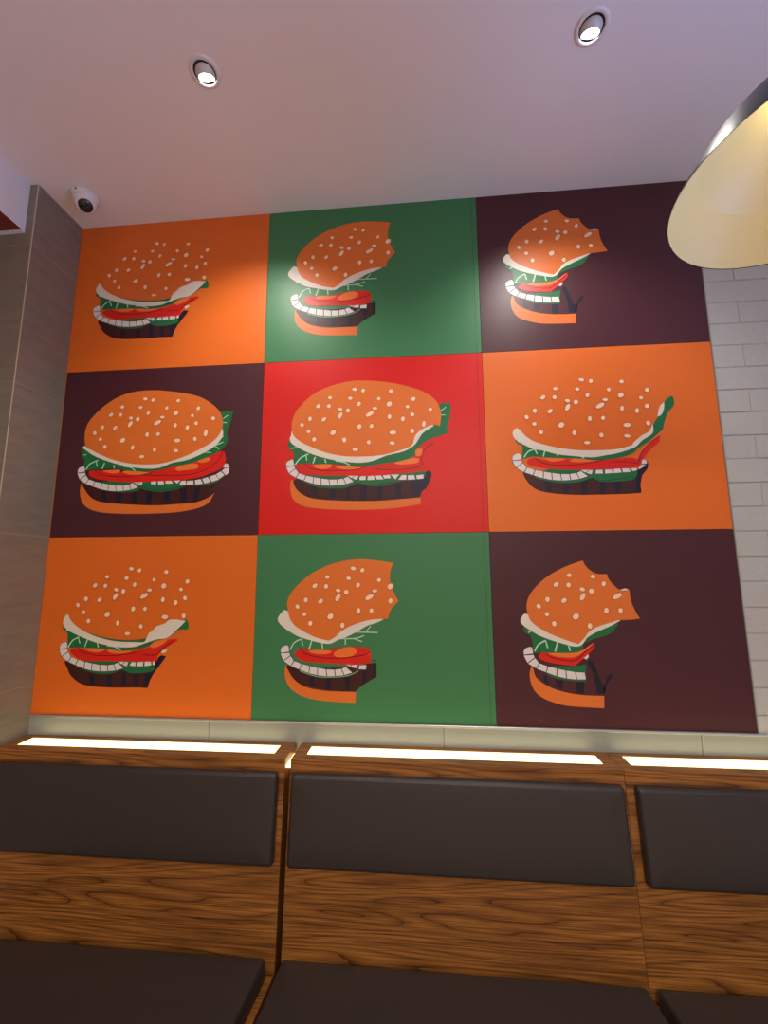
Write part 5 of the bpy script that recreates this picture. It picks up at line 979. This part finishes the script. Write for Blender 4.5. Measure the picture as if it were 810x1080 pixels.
   ('seed', 0, '356.3,358.9 354.3,365 350,368.6 345,368.5 341.3,364.6 340.1,358.4 342.1,352.3 346.3,348.7 351.3,348.8 355.1,352.8'),
   ('rim', 0, '459.8,366.3 460.9,373.8 457.9,380.4 452,383.8 445.5,382.4 440.7,377 439.6,369.5 442.5,362.8 448.4,359.5 455,360.8'),
   ('seed', 0, '457.5,367.6 458.3,373.2 456.1,378.3 451.6,380.8 446.6,379.8 443,375.7 442.2,370 444.4,364.9 448.9,362.4 453.9,363.4'),
   ('rim', 0, '410.3,401.3 406.9,406.6 398.8,409.6 389,409.3 381.3,405.8 378.6,400.3 382,395.1 390.2,392 400,392.4 407.7,395.9'),
   ('seed', 0, '406.5,401.2 403.9,405.2 397.7,407.5 390.3,407.2 384.5,404.6 382.5,400.4 385,396.5 391.2,394.2 398.6,394.4 404.5,397.1'),
   ('rim', 0, '562.7,381.8 558.5,386.3 550.2,387.8 540.8,385.7 534,380.7 532.4,374.9 536.6,370.3 545,368.8 554.3,371 561.1,375.9'),
   ('seed', 0, '559,380.9 555.9,384.4 549.5,385.5 542.5,383.9 537.3,380.1 536.1,375.7 539.2,372.3 545.6,371.1 552.7,372.8 557.8,376.5'),
  ],
 },
}
LAYER = ['bun_bottom', 'patty', 'cucumber', 'onion_slice', 'tomato', 'lettuce', 'sauce', 'bun_top', 'sesame_seeds']
SUB = {'navy': 1, 'green': 0, 'vein': 1, 'pulp': 1, 'line': 2, 'seed': 1, 'leafline': 0}

def parse(s):
    out = []
    for t in s.split():
        k = t.endswith('*'); a, b = t.rstrip('*').split(','); out.append((float(a), float(b), k))
    return out
def smooth_line(p, closed, n=5):
    """Catmull-Rom through the points; starred points stay sharp"""
    out = []; N = len(p)
    for i in range(N if closed else N-1):
        p1, p2 = p[i], p[(i+1) % N]
        p0 = p[i-1] if (closed or i > 0) else p1
        p3 = p[(i+2) % N] if (closed or i+2 < N) else p2
        if p1[2]: p0 = p1
        if p2[2]: p3 = p2
        if p1[2] and p2[2]: out.append((p1[0], p1[1])); continue
        for k in range(n):
            t = k/n; r = []
            for d in (0, 1):
                r.append(0.5*((2*p1[d])+(-p0[d]+p2[d])*t+(2*p0[d]-5*p1[d]+4*p2[d]-p3[d])*t*t+(-p0[d]+3*p1[d]-3*p2[d]+p3[d])*t**3))
            out.append(tuple(r))
    if not closed: out.append((p[-1][0], p[-1][1]))
    return out
def flat(bm, pts, y, mi):
    """a printed shape: millimetres right and down from the panel's corner"""
    q = [pts[0]]
    for p in pts[1:]:
        if math.hypot(p[0]-q[-1][0], p[1]-q[-1][1]) > 0.15: q.append(p)
    if math.hypot(q[0][0]-q[-1][0], q[0][1]-q[-1][1]) < 0.15: q.pop()
    if len(q) < 3: return
    vs = [bm.verts.new((a/1000, y, -b/1000)) for a, b in q]
    es = [bm.edges.new((vs[i-1], vs[i])) for i in range(len(vs))]
    r = bmesh.ops.triangle_fill(bm, use_beauty=True, use_dissolve=False, edges=es, normal=(0, -1, 0))
    for f in r['geom']:
        if isinstance(f, bmesh.types.BMFace):
            f.material_index = mi
            f.normal_update()
            if f.normal.y > 0: f.normal_flip()
def ribbon(bm, pts, w, y, mi):
    L = []; n = len(pts)
    for i, p in enumerate(pts):
        a = pts[max(0, i-1)]; b = pts[min(n-1, i+1)]
        d = Vector((b[0]-a[0], b[1]-a[1])); d = d.normalized() if d.length else Vector((1, 0)); nn = Vector((-d.y, d.x))*w/2
        L.append((bm.verts.new(((p[0]+nn.x)/1000, y, -(p[1]+nn.y)/1000)), bm.verts.new(((p[0]-nn.x)/1000, y, -(p[1]-nn.y)/1000))))
    for (a, b), (c, d) in zip(L, L[1:]):
        f = bm.faces.new((a, b, d, c)); f.material_index = mi; f.normal_update()
        if f.normal.y > 0: f.normal_flip()

CX = [0.0, 0.9225, 1.855, 2.75]; RZ = [0.0, 0.7313, 1.4813, 2.1973]
PANELS = [  # design, column, row, background, up-shift, label
    ('A', 0, 0, 'orange', 'top-left orange mural square, bitten burger with no visible bun, below the dome security camera'),
    ('B', 1, 0, 'leaf', 'green mural square touching the ceiling, half-eaten burger with bites out of the bun'),
    ('C', 2, 0, 'darkplum', 'dark plum mural square touching the ceiling, partly behind the pendant lamp, burger mostly eaten'),
    ('D', 0, 1, 'darkplum', 'dark plum mural square on the left showing the whole uneaten burger'),
    ('E', 1, 1, 'scarlet', 'bright red central mural square, burger with one small bite at right'),
    ('F', 2, 1, 'orange', 'orange mural square beside the white brick, burger with tall curled lettuce at right'),
    ('A', 0, 2, 'orange', 'bottom-left orange mural square, bitten burger with no visible bun, above the light panel'),
    ('B', 1, 2, 'leaf', 'green mural square in the bottom row, half-eaten burger with bites out of the bun'),
    ('C', 2, 2, 'darkplum', 'dark plum mural square in the bottom row, burger mostly eaten, beside lower white brick')]
for (k, c, r, bg, lab) in PANELS:
    x0, x1 = CX[c], CX[c+1]; z1, z0 = H-RZ[r], H-RZ[r+1]
    t = thing('mural_panel', lab, 'mural panel', (x0, 0, z0), 'burger mural squares')
    up = 0.0225 if r == 0 else 0.0
    b = bmesh.new(); g = 0.0006
    box(b, g, x1-x0-g, 0, 0.0115, g, z1-z0-(0.0012 if r == 0 else g), 0, 0.0004, 1)
    link('board', b, PR[bg], t)
    if c == 1:
        b = bmesh.new(); box(b, x1-x0-0.0215, x1-x0-0.0205, -0.0003, 0.0, 0.001, z1-z0-0.002); link('seam', b, PR['line'], t)
    for part, ents in ART[k].items():
        ms = []; b = bmesh.new(); base = 0.00012+0.00016*LAYER.index(part)
        for e, (mn, wd, s) in enumerate(ents):
            if mn not in ms: ms.append(mn)
            pts = parse(s); y = -(base+0.00005*SUB.get(mn, 0))
            if wd: ribbon(b, smooth_line(pts, False), wd, y, ms.index(mn))
            else:
                if mn == 'onion':
                    if 'line' not in ms: ms.append('line')
                    cx = sum(p[0] for p in pts)/len(pts); cy = sum(p[1] for p in pts)/len(pts)
                    flat(b, [(cx+(p[0]-cx)*1.14, cy+(p[1]-cy)*1.10) for p in pts], -(base-0.00006), ms.index('line'))
                flat(b, smooth_line(pts, True, 4), y, ms.index(mn))
        o = link(part, b, [PR[q] for q in ms], t); o.location = (0, 0, z1-z0+up)

# ------------------------------------------------------------------ banquette units
def rrect(w, h, rc, n=6):
    rc = min(rc, w/2-1e-4, h/2-1e-4); pts = []
    for cx, cy, a0 in ((w/2-rc, h/2-rc, 0), (-w/2+rc, h/2-rc, 90), (-w/2+rc, -h/2+rc, 180), (w/2-rc, -h/2+rc, 270)):
        for k in range(n+1):
            a = R(a0+90*k/n); pts.append((cx+rc*cos(a), cy+rc*sin(a)))
    return pts
def cushion(w, h, t, edge, crown, rc, M):
    """upholstered pad: rounded outline, rolled edge, gently crowned face; local z is outward"""
    bm = bmesh.new(); loops = [(0.0, 0.0), (0.0, t*0.15)]
    for k in range(1, 9):
        a = pi/2*k/8; loops.append((edge*(1-cos(a)), t*0.15+(t*0.85)*sin(a)))
    for k in range(1, 7):
        s = k/6; loops.append((edge+s*0.40*min(w, h)-s*edge, t+crown*(1-(1-s)**2)))
    prev = None; first = None
    for d, z in loops:
        pts = rrect(w-2*d, h-2*d, max(rc-d*0.6, 0.004))
        ring = [bm.verts.new(M @ Vector((x, y, z))) for x, y in pts]
        if prev:
            n = len(ring)
            for i in range(n): bm.faces.new((prev[i], prev[(i+1) % n], ring[(i+1) % n], ring[i]))
        else: first = ring
        prev = ring
    bm.faces.new(prev); bm.faces.new(first[::-1])
    bmesh.ops.recalc_face_normals(bm, faces=bm.faces)
    return bm
UW = 1.105
ZL, ZS = 1.005, 0.44
YT, YB = -0.140, -0.200
ST = R(9)      # seat rises towards the front
def bench(x, label, cl, cr, sl, sr, pl, pr):
    t = thing('banquette', label, 'bench', (x, 0, 0), 'banquette units along the wall')
    # ledge frame round the light panel
    b = bmesh.new(); th = 0.018; g = 0.0
    box(b, 0, UW, -0.027, -0.0015, ZL-th, ZL); box(b, 0, UW, YT, -0.097, ZL-th, ZL)
    box(b, 0, pl, -0.097, -0.027, ZL-th, ZL); box(b, pr, UW, -0.097, -0.027, ZL-th, ZL)
    link('ledge', b, WOOD, t)
    b = bmesh.new(); box(b, pl, pr, -0.097, -0.027, ZL-0.008, ZL-0.002); link('light_panel', b, PANEL, t)
    # reclined back board
    b = bmesh.new()
    dy = -0.001
    prism_x(b, [(YT, ZL-th), (YB-0.0, ZS-0.12), (YB+0.022, ZS-0.12), (YT+0.022, ZL-th)], 0, UW)
    link('back_panel', b, WOOD, t)
    for xx in (0.001, UW-0.017):
        b = bmesh.new(); prism_x(b, [(YT+0.022, ZL-th), (YB+0.022, ZS-0.12), (YB+0.022, 0.0), (-0.02, 0.0), (-0.02, ZL-th)], xx, xx+0.016)
        link('side_panel', b, WOOD, t)
    # back pad
    ang = math.atan2(YT-YB, ZL-ZS)
    up = Vector((0, sin(ang), cos(ang))); out = Vector((0, -cos(ang), sin(ang)))
    z0, z1 = 0.692, 0.966; w = UW-cl-cr; hh = (z1-z0)/cos(ang)
    c = Vector((cl+w/2, YT+(ZL-(z0+z1)/2)*math.tan(-ang), (z0+z1)/2))
    M = Matrix.Translation(c) @ Matrix((Vector((1, 0, 0)), up, out)).transposed().to_4x4()
    link('back_cushion', cushion(w, hh, 0.024, 0.014, 0.004, 0.014, M), LEATHER, t, True)
    # seat
    D = 0.50; ca, sa = cos(ST), sin(ST)
    y0, zb = YB-0.002, ZS-0.041
    b = bmesh.new(); prism_x(b, [(y0, zb), (y0-D*ca, zb+D*sa), (y0-D*ca, zb+D*sa-0.03), (y0, zb-0.03)], 0.0, UW); link('seat_panel', b, WOOD, t)
    b = bmesh.new(); prism_x(b, [(y0, zb-0.0305), (y0-D*ca+0.05, zb+(D-0.05)*sa-0.0305), (y0-D*ca+0.05, 0.0), (y0, 0.0)], 0.001, UW-0.001); link('base', b, WOOD, t)
    w = UW-sl-sr; u2 = Vector((0, -ca, sa)); o2 = Vector((0, sa, ca)); dd = D-0.012
    c = Vector((sl+w/2, y0, zb)) + u2*(dd/2+0.006)
    M = Matrix.Translation(c) @ Matrix((Vector((-1, 0, 0)), u2, o2)).transposed().to_4x4()
    link('seat_cushion', cushion(w, dd, 0.050, 0.012, 0.006, 0.014, M), LEATHER, t, True)
    return t
bench(0.001, 'dark-padded walnut bench section at the left, against the stone tiled pier', 0.012, 0.018, 0.012, 0.020, 0.047, 1.052)
bench(1.1260, 'middle dark-padded walnut bench section, under the central lit ledge panel', 0.007, 0.009, 0.003, 0.006, 0.045, 1.060)
bench(2.2325, 'dark-padded walnut bench section at the right, below the white brick wall', 0.024, 0.008, 0.012, 0.006, 0.043, 1.06)
# added emissive strip for the panel light leaking through the joint between two units
s = link('leak_glow', B(1.1061, 1.1259, -0.128, -0.030, 0.972, 0.980), LEAK)
s['label'] = 'added light-leak glow in the narrow joint between left and middle bench sections'; s['category'] = 'light'

# ------------------------------------------------------------------ eyeball downlights
def downlight(x, y, label):
    t = thing('downlight', label, 'ceiling light', (x, y, H), 'eyeball downlights')
    b = bmesh.new(); lathe(b, [(0.036, 0.0), (0.036, -0.003), (0.039, -0.0055), (0.046, -0.004), (0.0495, -0.001), (0.050, 0.0)], 56)
    link('trim_ring', b, WPLAS, t, True)
    b = bmesh.new(); lathe(b, [(0.0, -0.0006), (0.0358, -0.0006)], 48); link('dark_gap', b, BLACKM, t)
    M = Matrix.Translation((0, 0.0035, 0.011)) @ Matrix.Rotation(R(26), 4, 'X')
    b = bmesh.new(); pr = []
    for k in range(0, 12):
        a = R(52+ (100-52)*k/11); pr.append((0.034*sin(a), -0.034*cos(a)))
    a = R(52); pr = [(0.034*sin(a)-0.002, -0.034*cos(a)+0.001)]+pr
    lathe(b, pr, 48, 0, M); link('eyeball', b, GPLAS, t, True)
    b = bmesh.new(); lathe(b, [(0.0, -0.0225), (0.014, -0.022), (0.0254, -0.0200)], 40, 0, M); link('lens', b, LENS, t, True)
    l = bpy.data.lights.new('spot', 'SPOT'); l.energy = 34; l.color = (1.0, 0.95, 0.88); l.spot_size = R(110); l.spot_blend = 0.9; l.shadow_soft_size = 0.02
    o = bpy.data.objects.new('spot', l); COL.objects.link(o); o.parent = t; o.location = (0, 0.016, -0.024); o.rotation_euler = (R(16), 0, 0)
    return t
downlight(0.905, -0.5525, 'recessed ceiling spotlight on the left, between dome camera and top edge')
downlight(2.130, -0.5575, 'recessed ceiling spotlight on the right, nearer the black pendant lamp')

# ------------------------------------------------------------------ security camera
t = thing('security_camera', 'small white dome security camera with black lens on the ceiling corner', 'camera', (0.152, -0.160, H))
t.scale = (1.15, 1.15, 1.15)
b = bmesh.new(); lathe(b, [(0, -0.0), (0.043, 0.0), (0.045, -0.004), (0.044, -0.017), (0.041, -0.021), (0.0, -0.022)], 48); link('base', b, WPLAS, t, True)
M = Matrix.Translation((0.002, 0.0, -0.030)) @ Matrix.Rotation(R(50), 4, 'Z') @ Matrix.Rotation(R(-34), 4, 'X')
b = bmesh.new(); pr = [(0.0, 0.036)]
for k in range(1, 15):
    a = R(180-(180-44)*k/14); pr.append((0.036*sin(a), -0.036*cos(a)))
pr += [(0.0240, -0.0262), (0.0235, -0.0240)]
lathe(b, pr, 48, 0, M); link('ball', b, WPLAS, t, True)
b = bmesh.new(); lathe(b, [(0.0238, -0.0240), (0.020, -0.0275), (0.0, -0.0300)], 40, 0, M); link('lens_window', b, BLACK, t, True)
b = bmesh.new(); lathe(b, [(0.0385, 0.004), (0.039, 0.0), (0.0385, -0.004), (0.036, -0.006)], 48, 0, Matrix.Translation((0.002, 0, -0.024)))
link('collar', b, WPLAS, t, True)
b = bmesh.new(); box(b, -0.003, 0.003, -0.0455, -0.0435, -0.013, -0.008); link('screw_cover', b, BLACK, t)

# ------------------------------------------------------------------ pendant lamp
t = thing('pendant_lamp', 'black bell-shaped pendant lamp with cream inside, hanging at the upper right', 'lamp', (2.34, -0.93, 2.3625))
OUT = [(0.2510, 0.000), (0.2480, 0.006), (0.192, 0.092), (0.182, 0.104), (0.163, 0.121), (0.139, 0.145), (0.116, 0.168), (0.088, 0.193), (0.067, 0.216), (0.052, 0.240), (0.045, 0.285), (0.035, 0.300), (0.0, 0.302)]
INN = [(0.2490, 0.0005), (0.2460, 0.006), (0.190, 0.089), (0.180, 0.100), (0.161, 0.117), (0.137, 0.141), (0.114, 0.164), (0.086, 0.189), (0.064, 0.213), (0.049, 0.237), (0.042, 0.280), (0.0, 0.284)]
b = bmesh.new(); lathe(b, OUT, 96); bmesh.ops.recalc_face_normals(b, faces=b.faces); link('lamp_shade', b, SHADEO, t, True)
b = bmesh.new(); lathe(b, INN[:3], 96); lathe(b, [INN[2]]+INN[3:], 96); link('shade_lining', b, SHADEI, t, True)
b = bmesh.new(); lathe(b, [(0.0, 0.302), (0.028, 0.302), (0.028, 0.345), (0.012, 0.352), (0.0, 0.352)], 32); link('socket_cap', b, BLACK, t, True)
b = bmesh.new(); lathe(b, [(0.0035, 0.35), (0.0035, 0.892)], 12); link('cord', b, BLACKM, t, True)
b = bmesh.new(); lathe(b, [(0.0, 0.890), (0.050, 0.892), (0.052, 0.9174), (0.0, 0.9174)], 40); link('ceiling_rose', b, BLACK, t, True)
b = bmesh.new(); lathe(b, [(0.0, 0.150), (0.020, 0.155), (0.030, 0.175), (0.028, 0.20), (0.015, 0.235), (0.014, 0.283)], 32); link('bulb', b, BULB, t, True)
